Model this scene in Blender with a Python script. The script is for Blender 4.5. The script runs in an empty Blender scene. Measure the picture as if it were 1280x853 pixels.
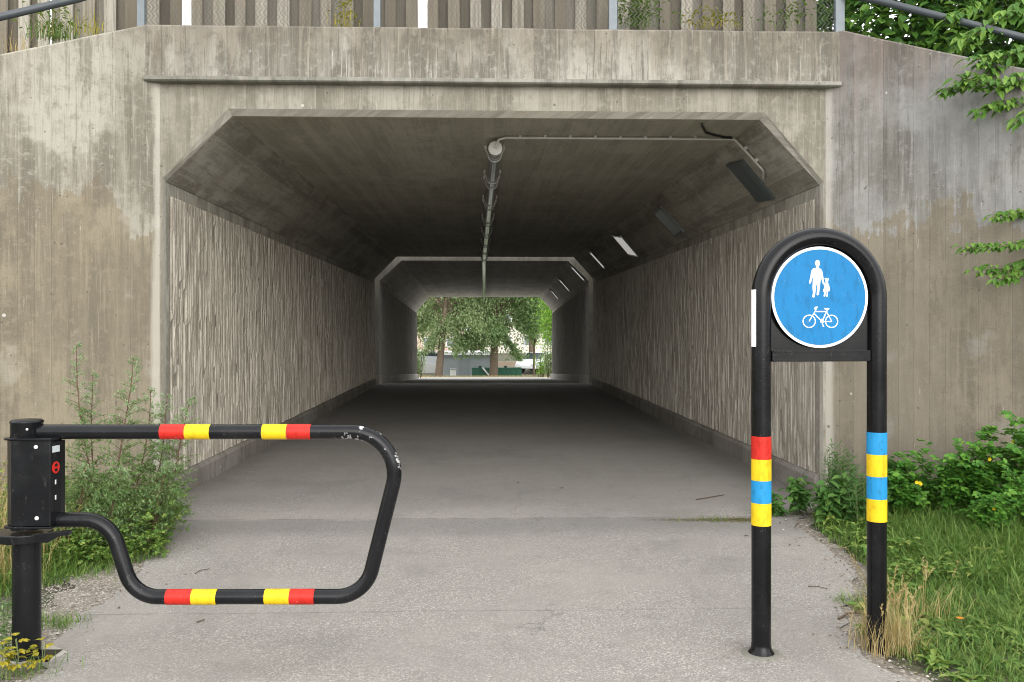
import bpy, bmesh, math, random
from mathutils import Vector, Matrix, noise as mnoise
R = math.radians
rnd = random.Random(7)
scene = bpy.context.scene
COL = scene.collection

# ------------------------------------------------------------------ camera maths
F = 1120.0; CX = 640.0; HY = 409.0; EYE = 1.45; TH = math.atan(35/1120)
FW = Vector((math.sin(TH), math.cos(TH), 0)); RT = Vector((math.cos(TH), -math.sin(TH), 0)); UP = Vector((0, 0, 1))
CAM = Vector((0, 0, EYE))
def ray(px, py): return FW + RT*((px-CX)/F) + UP*(-(py-HY)/F)
def P(px, py, Y):
    d = ray(px, py); return CAM + d*(Y/d.y)
def gz(y):                                   # height of the ground along the way
    if y < 22.95: return 0.0
    if y < 60: return -0.049*(y-22.95)
    return -0.049*37.05
def G(px, py):
    d = ray(px, py); return CAM + d*(EYE/(-d.z))
def hit(px, py, p0, n):
    d = ray(px, py); return CAM + d*((p0-CAM).dot(n)/d.dot(n))

# ------------------------------------------------------------------ object helpers
def tag(o, label=None, cat=None, group=None, kind=None):
    if label: o['label'] = label
    if cat: o['category'] = cat
    if group: o['group'] = group
    if kind: o['kind'] = kind
    return o
def empty(name, loc=(0, 0, 0), rz=0.0):
    o = bpy.data.objects.new(name, None); COL.objects.link(o)
    o.location = loc; o.rotation_euler = (0, 0, rz); o.empty_display_size = 0.1
    return o
class MB:
    def __init__(s): s.v = []; s.f = []; s.uv = []; s.sm = []
    def face(s, pts, uvs=None, smooth=False):
        i = len(s.v); s.v.extend([tuple(p) for p in pts]); s.f.append(tuple(range(i, i+len(pts))))
        s.uv.append(uvs if uvs else [(0, 0)]*len(pts)); s.sm.append(smooth)
    def mesh(s, verts, faces, smooth=False):
        i = len(s.v); s.v.extend([tuple(p) for p in verts])
        for f in faces:
            s.f.append(tuple(i+k for k in f)); s.uv.append([(0, 0)]*len(f)); s.sm.append(smooth)
    def box(s, c, size, rot=None, uvaxis=None):
        hx, hy, hz = size[0]/2, size[1]/2, size[2]/2
        vs = [Vector((x, y, z)) for x in (-hx, hx) for y in (-hy, hy) for z in (-hz, hz)]
        if rot is not None: vs = [rot @ v for v in vs]
        vs = [v+Vector(c) for v in vs]
        i = len(s.v); s.v.extend([tuple(p) for p in vs])
        for f in ((0, 1, 3, 2), (4, 6, 7, 5), (0, 4, 5, 1), (2, 3, 7, 6), (0, 2, 6, 4), (1, 5, 7, 3)):
            s.f.append(tuple(i+k for k in f)); s.sm.append(False)
            s.uv.append([(vs[k].x+vs[k].y, vs[k].z) for k in f])
    def tube(s, pts, r, n=12, cap=True, smooth=True):
        pts = [Vector(p) for p in pts]
        rs = r if isinstance(r, (list, tuple)) else [r]*len(pts)
        t = [(pts[min(i+1, len(pts)-1)]-pts[max(i-1, 0)]).normalized() for i in range(len(pts))]
        a = Vector((0, 0, 1)) if abs(t[0].z) < .9 else Vector((0, 1, 0))
        nrm = (a - t[0]*a.dot(t[0])).normalized()
        base = len(s.v)
        for i, p in enumerate(pts):
            nrm = (nrm - t[i]*nrm.dot(t[i])).normalized(); b = t[i].cross(nrm)
            for k in range(n):
                an = 2*math.pi*k/n
                s.v.append(tuple(p + (nrm*math.cos(an)+b*math.sin(an))*rs[i]))
        for i in range(len(pts)-1):
            for k in range(n):
                k2 = (k+1) % n
                s.f.append((base+i*n+k, base+i*n+k2, base+(i+1)*n+k2, base+(i+1)*n+k)); s.sm.append(smooth); s.uv.append([(0, 0)]*4)
        if cap:
            e = base+(len(pts)-1)*n
            s.face([s.v[base+k] for k in range(n)][::-1]); s.face([s.v[e+k] for k in range(n)])
    def lathe(s, prof, c=(0, 0, 0), n=32, sx=1, sy=1):      # prof: (r, z)
        base = len(s.v)
        for r, z in prof:
            for k in range(n):
                a = 2*math.pi*k/n
                s.v.append((c[0]+r*sx*math.cos(a), c[1]+r*sy*math.sin(a), c[2]+z))
        for i in range(len(prof)-1):
            for k in range(n):
                k2 = (k+1) % n
                s.f.append((base+i*n+k, base+i*n+k2, base+(i+1)*n+k2, base+(i+1)*n+k)); s.sm.append(True); s.uv.append([(0, 0)]*4)
        e = base+(len(prof)-1)*n
        s.face([s.v[base+k] for k in range(n)][::-1]); s.face([s.v[e+k] for k in range(n)])
    def prism(s, poly, z0, z1, fn):            # poly 2D -> fn(a,b,h)
        n = len(poly); base = len(s.v)
        for h in (z0, z1):
            for a, b in poly: s.v.append(tuple(fn(a, b, h)))
        s.f.append(tuple(base+k for k in range(n))); s.f.append(tuple(base+n+k for k in range(n))[::-1])
        s.uv += [[(0, 0)]*n]*2; s.sm += [False]*2
        for k in range(n):
            k2 = (k+1) % n
            s.f.append((base+k, base+n+k, base+n+k2, base+k2)); s.uv.append([(0, 0)]*4); s.sm.append(False)
    def build(s, name, mat, parent=None, bevel=0, recalc=True):
        me = bpy.data.meshes.new(name); me.from_pydata(s.v, [], s.f)
        me.polygons.foreach_set('use_smooth', s.sm)
        uvl = me.uv_layers.new(name='UVMap')
        flat = []
        for f in s.uv:
            for u in f: flat += [u[0], u[1]]
        uvl.data.foreach_set('uv', flat)
        me.materials.append(mat); me.update()
        if recalc:
            bm = bmesh.new(); bm.from_mesh(me); bmesh.ops.recalc_face_normals(bm, faces=bm.faces); bm.to_mesh(me); bm.free()
        o = bpy.data.objects.new(name, me); COL.objects.link(o)
        if parent: o.parent = parent
        if bevel:
            m = o.modifiers.new('bev', 'BEVEL'); m.width = bevel; m.segments = 2; m.limit_method = 'ANGLE'
        return o

def fillet(pts, rad, seg=10):
    pts = [Vector(p) for p in pts]; out = [pts[0]]
    for i in range(1, len(pts)-1):
        a = (pts[i-1]-pts[i]).normalized(); b = (pts[i+1]-pts[i]).normalized()
        r = rad[i-1] if isinstance(rad, (list, tuple)) else rad
        ang = a.angle(b); d = r/math.tan(ang/2)
        c = pts[i] + (a+b).normalized()*(r/math.sin(ang/2))
        p0 = pts[i]+a*d; p1 = pts[i]+b*d
        v0 = p0-c; v1 = p1-c; tot = v0.angle(v1); ax = v0.cross(v1).normalized()
        for k in range(seg+1): out.append(c + Matrix.Rotation(tot*k/seg, 3, ax) @ v0)
    out.append(pts[-1]); return out

# ------------------------------------------------------------------ material helpers
class N:
    def __init__(s, name):
        s.m = bpy.data.materials.new(name); s.m.use_nodes = True
        s.t = s.m.node_tree; s.t.nodes.clear()
        s.out = s.t.nodes.new('ShaderNodeOutputMaterial')
    def n(s, typ): return s.t.nodes.new('ShaderNode'+typ)
    def link(s, a, b): s.t.links.new(a, b)
    def put(s, sock, v):
        if isinstance(v, bpy.types.NodeSocket): s.link(v, sock)
        elif isinstance(v, (tuple, list)) and sock.type == 'RGBA' and len(v) == 3: sock.default_value = (*v, 1)
        else: sock.default_value = v
    def uv(s): return s.n('UVMap').outputs[0]
    def obj(s): return s.n('TexCoord').outputs['Object']
    def geo(s, k): return s.n('NewGeometry').outputs[k]
    def island(s): return s.geo('Random Per Island')
    def map(s, v, scale, loc=(0, 0, 0)):
        m = s.n('Mapping'); s.put(m.inputs[0], v); m.inputs['Scale'].default_value = scale; m.inputs['Location'].default_value = loc
        return m.outputs[0]
    def noise(s, v, scale=1, det=4, rough=.55, dist=0):
        m = s.n('TexNoise'); s.put(m.inputs['Vector'], v); m.inputs['Scale'].default_value = scale
        m.inputs['Detail'].default_value = det; m.inputs['Roughness'].default_value = rough; m.inputs['Distortion'].default_value = dist
        return m.outputs['Fac']
    def vor(s, v, scale, out='Distance', feat='F1'):
        m = s.n('TexVoronoi'); m.feature = feat; s.put(m.inputs['Vector'], v); m.inputs['Scale'].default_value = scale
        return m.outputs[out]
    def math(s, op, a, b=0, c=0):
        m = s.n('Math'); m.operation = op; s.put(m.inputs[0], a); s.put(m.inputs[1], b); s.put(m.inputs[2], c)
        return m.outputs[0]
    def ss(s, v, lo, hi, a=0, b=1):
        m = s.n('MapRange'); m.interpolation_type = 'SMOOTHSTEP'; s.put(m.inputs[0], v)
        m.inputs[1].default_value = lo; m.inputs[2].default_value = hi; m.inputs[3].default_value = a; m.inputs[4].default_value = b
        return m.outputs[0]
    def mix(s, f, a, b, mode='MIX'):
        m = s.n('Mix'); m.data_type = 'RGBA'; m.blend_type = mode
        s.put(m.inputs[0], f); s.put(m.inputs[6], a); s.put(m.inputs[7], b)
        return m.outputs[2]
    def ramp(s, f, stops):
        m = s.n('ValToRGB'); s.put(m.inputs[0], f); e = m.color_ramp.elements
        while len(e) < len(stops): e.new(.5)
        for k, (p, c) in enumerate(stops): e[k].position = p; e[k].color = (*c, 1)
        return m.outputs[0]
    def xyz(s, v):
        m = s.n('SeparateXYZ'); s.put(m.inputs[0], v); return m.outputs
    def bump(s, h, st, dist=.01, nrm=None):
        m = s.n('Bump'); s.put(m.inputs['Height'], h); m.inputs['Strength'].default_value = st; m.inputs['Distance'].default_value = dist
        if nrm: s.link(nrm, m.inputs['Normal'])
        return m.outputs[0]
    def bsdf(s, col, rough=.8, nrm=None, metal=0, spec=.5, **k):
        b = s.n('BsdfPrincipled'); s.put(b.inputs['Base Color'], col); s.put(b.inputs['Roughness'], rough); s.put(b.inputs['Metallic'], metal)
        b.inputs['Specular IOR Level'].default_value = spec
        for kk, v in k.items(): s.put(b.inputs[kk.replace('_', ' ')], v)
        if nrm: s.link(nrm, b.inputs['Normal'])
        s.link(b.outputs[0], s.out.inputs[0]); return s.m

def concrete(name, base=(.36, .335, .295), dark=(.19, .17, .14), light=(.50, .475, .43), board=.115, seed=0.0, streak=1.0,
             zone=None, topstain=None, rust=0.0, cool=0.0, tan=(.27, .22, .155), rim=None, pits=1.0, crease=0, rough=.85, board_dark=.55, bvar=.28):
    s = N(name); uv = s.map(s.uv(), (1, 1, 1), (seed*3.7, 0, 0))
    x = s.xyz(s.uv()); u, v = x[0], x[1]
    st1 = s.noise(s.map(uv, (6.5, .45, 1), (seed, seed, 0)), 1, 8, .66)
    st2 = s.noise(s.map(uv, (30, 1.3, 1), (seed, 3, 0)), 1, 8, .68)
    st3 = s.noise(s.map(uv, (95, 3.5, 1), (seed, 8, 0)), 1, 5, .7)
    bl = s.noise(s.map(uv, (1.3, 1.0, 1), (seed, 9, 0)), 1, 10, .66)
    mid = s.noise(uv, 15, 9, .72)
    fine = s.noise(uv, 110, 5, .75)
    c = s.mix(s.ss(st1, .41, .56), dark, base)
    c = s.mix(s.math('MULTIPLY', s.ss(bl, .47, .58), .9), c, light)
    big = s.noise(s.map(uv, (.55, .45, 1), (seed, 44, 0)), 1, 7, .6)
    c = s.mix(s.math('MULTIPLY', s.ss(big, .50, .62), .55), c, s.mix(1.0, c, (.66, .62, .53), 'MULTIPLY'))
    c = s.mix(s.math('MULTIPLY', s.ss(s.noise(s.map(uv, (3.4, 1.0, 1), (seed, 31, 0)), 1, 9, .7), .53, .61), .75), c, dark)
    c = s.mix(s.math('MULTIPLY', s.ss(st2, .53, .62), min(1, .62*streak)), c, light)
    c = s.mix(s.math('MULTIPLY', s.ss(st2, .47, .38), min(1, .66*streak)), c, dark)
    c = s.mix(s.math('MULTIPLY', s.ss(st3, .53, .66), .42), c, light)
    c = s.mix(s.math('MULTIPLY', s.ss(st3, .47, .34), .42), c, dark)
    c = s.mix(s.math('MULTIPLY', s.ss(mid, .52, .62), .45), c, light)
    c = s.mix(s.math('MULTIPLY', s.ss(mid, .46, .38), .40), c, dark)
    if cool: c = s.mix(s.math('MULTIPLY', s.ss(s.noise(s.map(uv, (1.3, .8, 1), (5, seed, 0)), 1, 7, .6), .40, .60), cool), c, (.265, .272, .28))
    # board marks
    ub = s.math('DIVIDE', s.math('ADD', u, s.math('MULTIPLY', s.noise(s.map(uv, (.5, .8, 1)), 1, 2), .008)), board)
    wn = s.n('TexWhiteNoise'); wn.noise_dimensions = '1D'; s.put(wn.inputs['W'], s.math('FLOOR', ub))
    c = s.mix(s.math('MULTIPLY', s.ss(wn.outputs['Value'], .55, 1), bvar), c, light)
    c = s.mix(s.math('MULTIPLY', s.ss(wn.outputs['Value'], .45, 0), bvar), c, dark)
    fr = s.math('FRACT', ub); edge = s.math('MINIMUM', fr, s.math('SUBTRACT', 1.0, fr))
    lm = s.ss(edge, .035, .0)
    c = s.mix(s.math('MULTIPLY', s.math('MULTIPLY', lm, s.ss(st2, .40, .62)), board_dark), c, dark)
    c = s.mix(s.math('MULTIPLY', s.math('MULTIPLY', s.ss(edge, .06, .0), s.ss(bl, .5, .58)), .5), c, light)
    if zone:                                   # worn, rain-washed coat above, old brown paint below a ragged line
        zl, amt = zone
        rag = s.noise(s.map(uv, (3.2, 2.2, 1), (seed, 1, 0)), 1, 8, .6)
        step = s.noise(s.map(s.math('FLOOR', ub), (.73, 1, 1)), 1, 1)
        h = s.math('ADD', s.math('ADD', v, s.math('MULTIPLY', s.math('SUBTRACT', rag, .5), 1.5)), s.math('ADD', s.math('MULTIPLY', s.math('SUBTRACT', step, .5), .8), s.math('MULTIPLY', s.math('SUBTRACT', st2, .5), .55)))
        zm = s.ss(h, zl+.03, zl-.03)
        c = s.mix(s.math('MULTIPLY', zm, amt), c, s.mix(.42, s.mix(1.0, c, tan, 'MULTIPLY'), tuple(k*.205 for k in tan)))
        hole = s.noise(s.map(uv, (2.4, 2.0, 1), (seed, 17, 0)), 1, 8, .65)
        c = s.mix(s.math('MULTIPLY', s.math('MULTIPLY', s.ss(hole, .56, .68), zm), .35), c, light)
    if topstain:                               # dirt that runs down from the top edge
        z0, z1 = topstain
        g = s.math('ADD', v, s.math('ADD', s.math('MULTIPLY', s.math('SUBTRACT', st2, .5), .9), s.math('MULTIPLY', s.math('SUBTRACT', st1, .5), 1.3)))
        c = s.mix(s.math('MULTIPLY', s.ss(g, z0, z1), .85), c, s.mix(1.0, c, s.mix(rust, (.60, .56, .50), (.58, .41, .34)), 'MULTIPLY'))
    if crease: c = s.mix(s.math('MULTIPLY', s.ss(s.math('ABSOLUTE', s.math('ADD', u, s.math('MULTIPLY', s.math('SUBTRACT', st1, .5), .18))), .085, .03), .65), c, (.50, .475, .42))
    if rim:
        g = s.math('ADD', v, s.math('MULTIPLY', s.math('SUBTRACT', st2, .5), .5))
        c = s.mix(s.math('MULTIPLY', s.ss(g, rim[0], rim[1]), rim[2]), c, light)
    # drips of lime, scratches, pits
    drip = s.noise(s.map(uv, (34, 2.6, 1), (2, seed, 0)), 1, 3, .6)
    c = s.mix(s.math('MULTIPLY', s.ss(drip, .69, .75), .5), c, (.62, .60, .56))
    vd = s.vor(uv, 10.0); vd2 = s.vor(s.map(uv, (1, 1, 1), (7, 3, 0)), 4.5)
    pit = s.ss(s.math('ADD', vd, s.math('MULTIPLY', s.noise(uv, 9, 2), .22)),   .19, .16)
    c = s.mix(s.math('MULTIPLY', pit, .75*pits), c, (.07, .06, .05))
    chip = s.ss(s.math('ADD', vd2, s.math('MULTIPLY', s.noise(uv, 5, 2), .22)), .15, .12)
    c = s.mix(s.math('MULTIPLY', chip, .7*pits), c, (.66, .64, .60))
    c = s.mix(.22, c, s.mix(s.ss(fine, .3, .7), dark, light))
    h = s.math('ADD', s.math('MULTIPLY', fine, .25), s.math('MULTIPLY', mid, .5))
    h = s.math('SUBTRACT', h, s.math('MULTIPLY', pit, 1.0))
    h = s.math('SUBTRACT', h, s.math('MULTIPLY', lm, .45))
    h = s.math('ADD', h, s.math('MULTIPLY', wn.outputs['Value'], .35))
    return s.bsdf(c, rough, s.bump(h, .55, .006))

def plain(name, col, rough=.6, metal=0, var=.15, scale=20, bump=.15, spec=.5):
    s = N(name); o = s.obj(); f = s.noise(o, scale, 6, .6)
    c = s.mix(s.math('MULTIPLY', s.ss(f, .35, .7), var*2), col, tuple(k*.6 for k in col))
    return s.bsdf(c, rough, s.bump(f, bump, .004), metal, spec)

def leafmat(name, a, b, c3=None, rough=.55, trans=.45):
    s = N(name); r = s.island()
    st = [(0, a), (.55, b), (1, c3 or b)]
    col = s.ramp(r, st)
    col = s.mix(s.math('MULTIPLY', s.noise(s.obj(), 2.2, 3), .35), col, tuple(k*.7 for k in a))
    b1 = s.n('BsdfPrincipled'); s.put(b1.inputs['Base Color'], col); b1.inputs['Roughness'].default_value = rough
    b1.inputs['Specular IOR Level'].default_value = .35
    t = s.n('BsdfTranslucent'); s.put(t.inputs[0], s.mix(.5, col, (.25, .42, .05), 'MIX'))
    mx = s.n('MixShader'); mx.inputs[0].default_value = trans*.6
    s.link(b1.outputs[0], mx.inputs[1]); s.link(t.outputs[0], mx.inputs[2]); s.link(mx.outputs[0], s.out.inputs[0])
    return s.m

def paint(name, col, chip=(.55, .55, .55), chips=.0, rough=.28, scr=.5, corner=None, spec=.24, grime=.0):
    s = N(name); o = s.obj()
    f = s.noise(o, 26, 7, .7); g = s.noise(o, 90, 3, .6); d = s.noise(o, 6, 6, .65)
    dirt = s.math('MULTIPLY', s.ss(s.noise(s.map(o, (7, 7, 3)), 5, 8, .7), .48, .66), grime)
    lum = tuple(min(1, k*1.5+.02) for k in col)
    c = s.mix(s.math('MULTIPLY', s.ss(d, .45, .75), .2), col, lum)
    if chips:
        m = s.ss(s.math('ADD', f, s.math('MULTIPLY', s.noise(o, 4, 2), .35)), .95-chips, .97-chips)
        if corner:
            vd = s.n('VectorMath'); vd.operation = 'DISTANCE'; s.put(vd.inputs[0], o); vd.inputs[1].default_value = corner
            m = s.math('MULTIPLY', m, s.ss(vd.outputs['Value'], .24, .07))
        c = s.mix(m, c, chip)
    sp = s.ss(s.vor(o, 60), .10, .05); sp = s.math('MULTIPLY', sp, s.ss(s.noise(o, 11, 2), .5, .62))
    c = s.mix(s.math('MULTIPLY', sp, .7*scr), c, chip)
    c = s.mix(s.math('MULTIPLY', s.ss(s.noise(s.map(o, (9, 9, 4)), 4, 6, .7), .60, .72), .18*scr), c, (.30, .28, .25))
    c = s.mix(dirt, c, s.mix(1.0, c, (.55, .50, .44), 'MULTIPLY'))
    r = s.ss(d, .3, .8, rough, rough+.14)
    return s.bsdf(c, r, s.bump(s.math('ADD', s.math('MULTIPLY', f, .5), g), .06, .002), 0, spec)

M = {}
M['wing_left'] = concrete('concrete_wing_left', base=(.245, .226, .18), dark=(.12, .107, .08), light=(.40, .38, .325), zone=(2.35, .88), tan=(.76, .64, .45), topstain=(3.4, 4.5), seed=1.3, crease=1)
M['wing_right'] = concrete('concrete_wing_right', base=(.180, .168, .145), dark=(.085, .077, .062), light=(.30, .295, .28), cool=.5, zone=(2.30, .9), tan=(.80, .66, .44), topstain=(3.0, 4.0), rust=.9, seed=4.1, crease=1)
M['parapet'] = concrete('concrete_parapet', base=(.185, .170, .138), dark=(.09, .081, .062), light=(.37, .355, .31), topstain=(3.5, 3.9), rust=.2, seed=2.2, streak=1.6, board=.105)
M['front'] = concrete('concrete_front', base=(.225, .208, .166), dark=(.13, .118, .09), light=(.33, .31, .262), seed=3.1, streak=.9)
M['lip'] = concrete('concrete_lip', base=(.20, .195, .165), dark=(.11, .105, .085), light=(.28, .27, .235), seed=6, streak=.6)
M['bevel'] = concrete('concrete_bevel', base=(.36, .34, .29), dark=(.21, .195, .16), light=(.43, .41, .36), seed=6.5, streak=.3, board=3.0)
M['ceiling'] = concrete('concrete_ceiling', base=(.42, .40, .325), dark=(.30, .28, .225), light=(.50, .48, .405), seed=5, streak=1.0, pits=.35, board=.10, board_dark=1.0, bvar=.35)
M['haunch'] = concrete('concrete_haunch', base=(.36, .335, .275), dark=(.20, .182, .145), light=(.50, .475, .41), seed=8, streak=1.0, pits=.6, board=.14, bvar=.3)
M['haunch2'] = concrete('concrete_haunch_far', base=(.56, .53, .475), dark=(.40, .375, .33), light=(.64, .61, .56), seed=9, streak=.8, pits=.6, board=.14)  # paler copy of the haunch concrete, standing in for daylight at the far end
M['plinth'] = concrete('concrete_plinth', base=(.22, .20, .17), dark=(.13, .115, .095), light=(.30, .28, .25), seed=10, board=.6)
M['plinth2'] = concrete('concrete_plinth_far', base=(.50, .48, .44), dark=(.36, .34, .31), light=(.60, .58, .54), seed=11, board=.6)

def ribmat(name, a, b, c3, seed):
    s = N(name); uv = s.uv(); x = s.xyz(uv)
    st = s.noise(s.map(uv, (18, 1.6, 1), (seed, 0, 0)), 1, 6, .65); bl = s.noise(uv, .9, 7, .6); fine = s.noise(uv, 90, 5, .7)
    c = s.mix(s.ss(st, .41, .59), b, a)
    c = s.mix(s.math('MULTIPLY', s.ss(bl, .45, .65), .5), c, c3)
    at = s.n('Attribute'); at.attribute_name = 'rib'; g = at.outputs['Fac']      # 0 = groove, tinted darker, 1 = rib face
    c = s.mix(s.ss(g, .0, .6, .60, 0.0), c, (.095, .083, .066))
    c = s.mix(s.math('MULTIPLY', s.ss(s.noise(s.map(uv, (60, 3, 1)), 1, 4, .6), .6, .72), .5), c, (.55, .53, .49))
    c = s.mix(.2, c, s.mix(s.ss(fine, .3, .7), b, a))
    return s.bsdf(c, .9, s.bump(s.math('ADD', fine, s.noise(uv, 30, 5, .7)), .6, .006))
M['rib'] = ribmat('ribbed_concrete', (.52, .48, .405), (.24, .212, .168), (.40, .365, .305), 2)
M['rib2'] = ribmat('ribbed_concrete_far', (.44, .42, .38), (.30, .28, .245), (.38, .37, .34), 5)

def asphalt():
    s = N('worn_asphalt'); o = s.obj(); x = s.xyz(o)
    g1 = s.vor(o, 145, 'Color'); gr = s.n('RGBToBW'); s.link(g1, gr.inputs[0]); gv = gr.outputs[0]
    fine = s.noise(o, 260, 3, .7); big = s.noise(o, .55, 7, .6); mid = s.noise(o, 5, 7, .65)
    c = s.ramp(gv, [(0, (.115, .107, .099)), (.38, (.21, .194, .177)), (.62, (.265, .246, .225)), (.94, (.54, .515, .478))])
    c = s.mix(.35, c, s.mix(s.ss(fine, .3, .7), (.15, .138, .12), (.48, .455, .41)))
    c = s.mix(s.math('MULTIPLY', s.ss(s.noise(o, 1.7, 6, .6), .42, .62), .5), c, (.262, .243, .221))       # where the grit is worn in
    c = s.mix(s.math('MULTIPLY', s.ss(big, .48, .60), .38), c, (.335, .31, .28))
    c = s.mix(s.math('MULTIPLY', s.ss(big, .46, .36), .36), c, (.16, .15, .137))
    c = s.mix(s.math('MULTIPLY', s.ss(mid, .52, .70), .30), c, (.17, .158, .14))
    c = s.mix(s.math('MULTIPLY', s.ss(s.noise(s.map(o, (1.6, .35, 1)), 1, 6, .6), .54, .66), .25), c, (.18, .168, .15))
    yy = s.math('ADD', x[1], s.math('MULTIPLY', s.math('SUBTRACT', s.noise(s.map(o, (1.5, 1.5, 1)), 1, 5), .5), .35))
    c = s.mix(s.math('MULTIPLY', s.math('MULTIPLY', s.ss(yy, 6.05, 6.5), s.ss(yy, 6.80, 6.74)), .42), c, (.13, .125, .12))   # older patch by the joint
    y2 = s.math('ADD', x[1], s.math('MULTIPLY', s.math('SUBTRACT', s.noise(s.map(o, (2.5, 2.5, 1)), 1, 5), .5), .05))
    for yl, w, a in ((6.78, .018, .45), (4.57, .014, .35), (9.4, .02, .3)):
        d = s.math('ABSOLUTE', s.math('SUBTRACT', y2, yl))
        c = s.mix(s.math('MULTIPLY', s.math('MULTIPLY', s.ss(d, w, w*.2), s.ss(mid, .35, .6)), a), c, (.08, .075, .07))
    edge = s.math('MULTIPLY', s.ss(s.math('ADD', s.math('ABSOLUTE', x[0]), s.math('MULTIPLY', s.math('SUBTRACT', mid, .5), .5)), 2.15, 2.7), s.ss(x[1], 7.2, 7.6))
    c = s.mix(s.math('MULTIPLY', edge, .55), c, (.12, .108, .09))      # dirt that gathers along the plinths
    dep = s.ss(x[1], 6.8, 7.6)                  # tunnel shade painted into the asphalt colour, setting in at the portal
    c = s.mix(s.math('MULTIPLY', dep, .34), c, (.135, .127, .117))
    c = s.mix(s.ss(x[1], 9, 18, 0, .5), c, (.085, .088, .095))  # deeper in, the bluish gloom is painted on as well
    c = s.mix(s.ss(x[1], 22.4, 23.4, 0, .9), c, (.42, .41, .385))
    cr = s.math('ABSOLUTE', s.math('SUBTRACT', s.math('ADD', x[0], s.math('MULTIPLY', s.noise(s.map(o, (.6, .9, 1)), 1, 8, .7), 1.6)), 1.15))
    c = s.mix(s.math('MULTIPLY', s.math('MULTIPLY', s.ss(cr, .010, .003), s.ss(s.noise(s.map(o, (.8, .8, 1), (4, 4, 0)), 1, 3), .50, .56)), .5), c, (.06, .055, .05))
    h = s.math('ADD', gv, s.math('MULTIPLY', fine, .6))
    return s.bsdf(c, .86, s.bump(h, .7, .006))
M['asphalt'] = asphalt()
def soil(name, a, b, grain=70, sto=.65):
    s = N(name); o = s.obj(); g = s.vor(o, grain, 'Color'); bw = s.n('RGBToBW'); s.link(g, bw.inputs[0])
    n1 = s.noise(o, 3, 8, .65)
    c = s.mix(s.ss(n1, .4, .65), a, b)
    c = s.mix(s.math('MULTIPLY', s.ss(bw.outputs[0], .55, .8), sto), c, (.42, .38, .33))
    return s.bsdf(c, .95, s.bump(s.math('ADD', bw.outputs[0], s.noise(o, 12, 6)), .9, .012))
M['gravel'] = soil('gravel_dirt', (.17, .145, .115), (.24, .21, .175))
M['soil'] = soil('grassy_soil', (.075, .065, .04), (.055, .075, .028), 40, .2)
M['stone'] = plain('pebble', (.42, .38, .33), .9, 0, .35, 60)
def pebble():
    s = N('pebbles'); c = s.ramp(s.island(), [(0, (.12, .105, .09)), (.6, (.24, .215, .185)), (1, (.42, .39, .35))])
    return s.bsdf(c, .9)
M['pebbles'] = pebble()
M['black'] = paint('black_paint', (.008, .0085, .010), chips=.0, rough=.17)
M['black_worn'] = paint('black_paint_worn', (.008, .0085, .010), chips=.142, rough=.16, scr=.6, corner=(1.56, 0, .97))
M['black_sign'] = paint('black_paint_sign', (.006, .006, .007), chips=.03, rough=.16)
M['red'] = paint('red_reflective', (.50, .022, .014), (.7, .6, .58), .085, .38, grime=.6)
M['yellow'] = paint('yellow_reflective', (.70, .48, .012), (.25, .2, .1), .075, .38, grime=.6)
M['blueb'] = paint('blue_reflective', (.016, .235, .50), (.5, .7, .9), .04, .38, grime=.6)
M['signblue'] = paint('sign_blue', (.010, .165, .39), (.4, .6, .9), .0, .5, 1.0, spec=.2, grime=.4)
M['white'] = plain('white_film', (.80, .80, .80), .45, 0, .06, 30, .03)
M['rivet'] = plain('rivet_zinc', (.72, .71, .70), .4, 0, .2, 80)
M['sticker'] = plain('pale_sticker', (.55, .60, .63), .5, 0, .2, 60)
M['galv'] = plain('galvanised_steel', (.17, .20, .22), .5, .0, .2, 14, .06)
M['rail'] = plain('painted_rail', (.055, .065, .075), .45, .0, .25, 10, .06)
M['wire'] = plain('fence_wire', (.075, .072, .065), .6, .3, .2, 60, 0)
M['pipe'] = plain('grey_pipe', (.55, .58, .56), .16, .55, .25, 9, .03)
M['conduit'] = plain('white_conduit', (.60, .59, .55), .4, 0, .15, 9, .03)
M['lamp_dark'] = plain('lamp_cover_dark', (.10, .115, .115), .4, 0, .2, 9, .03)
M['lamp_pale'] = plain('lamp_cover_pale', (.80, .80, .78), .2, 0, .15, 9, .03)
M['lamp_lit'] = N('lamp_cover_lit').bsdf((.8, .8, .78), .4, Emission_Color=(1, .98, .92, 1), Emission_Strength=.2)
M['lamp_grey'] = plain('lamp_cover_grey', (.27, .29, .29), .35, 0, .2, 9, .03)
M['cable'] = plain('black_cable', (.02, .02, .02), .5, 0, .1)
def wood(nm='weathered_board', k=1.0):
    s = N(nm); uv = s.uv(); r = s.island()
    g = s.noise(s.map(uv, (55, 1.8, 1)), 1, 7, .65, .4); g2 = s.noise(s.map(uv, (9, .7, 1)), 1, 5)
    a = s.ramp(r, [(0, (.13*k, .108*k, .078*k)), (.35, (.20*k, .174*k, .132*k)), (.7, (.27*k, .243*k, .195*k)), (1, (.37*k, .345*k, .295*k))])
    c = s.mix(s.math('MULTIPLY', s.ss(g, .42, .66), .6), a, (.11, .095, .075))
    c = s.mix(s.math('MULTIPLY', s.ss(g2, .55, .75), .35), c, (.30, .33, .24))
    return s.bsdf(c, .9, s.bump(g, .6, .006))
M['wood'] = wood()
M['wood_dark'] = wood('back_board_dark', .58)  # back layer takes a darker copy of the board colours
M['bark'] = plain('bark', (.16, .12, .085), .95, 0, .4, 14, 1.0)
M['stemr'] = plain('reddish_stem', (.13, .07, .045), .8, 0, .3, 14, .2)
M['stemg'] = plain('green_stem', (.12, .16, .06), .8, 0, .3, 14, .2)
M['twig'] = plain('brown_twig', (.10, .07, .045), .9, 0, .3, 30, .4)
M['mug'] = leafmat('mugwort_leaf', (.11, .20, .07), (.17, .28, .095), (.29, .38, .17))
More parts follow.
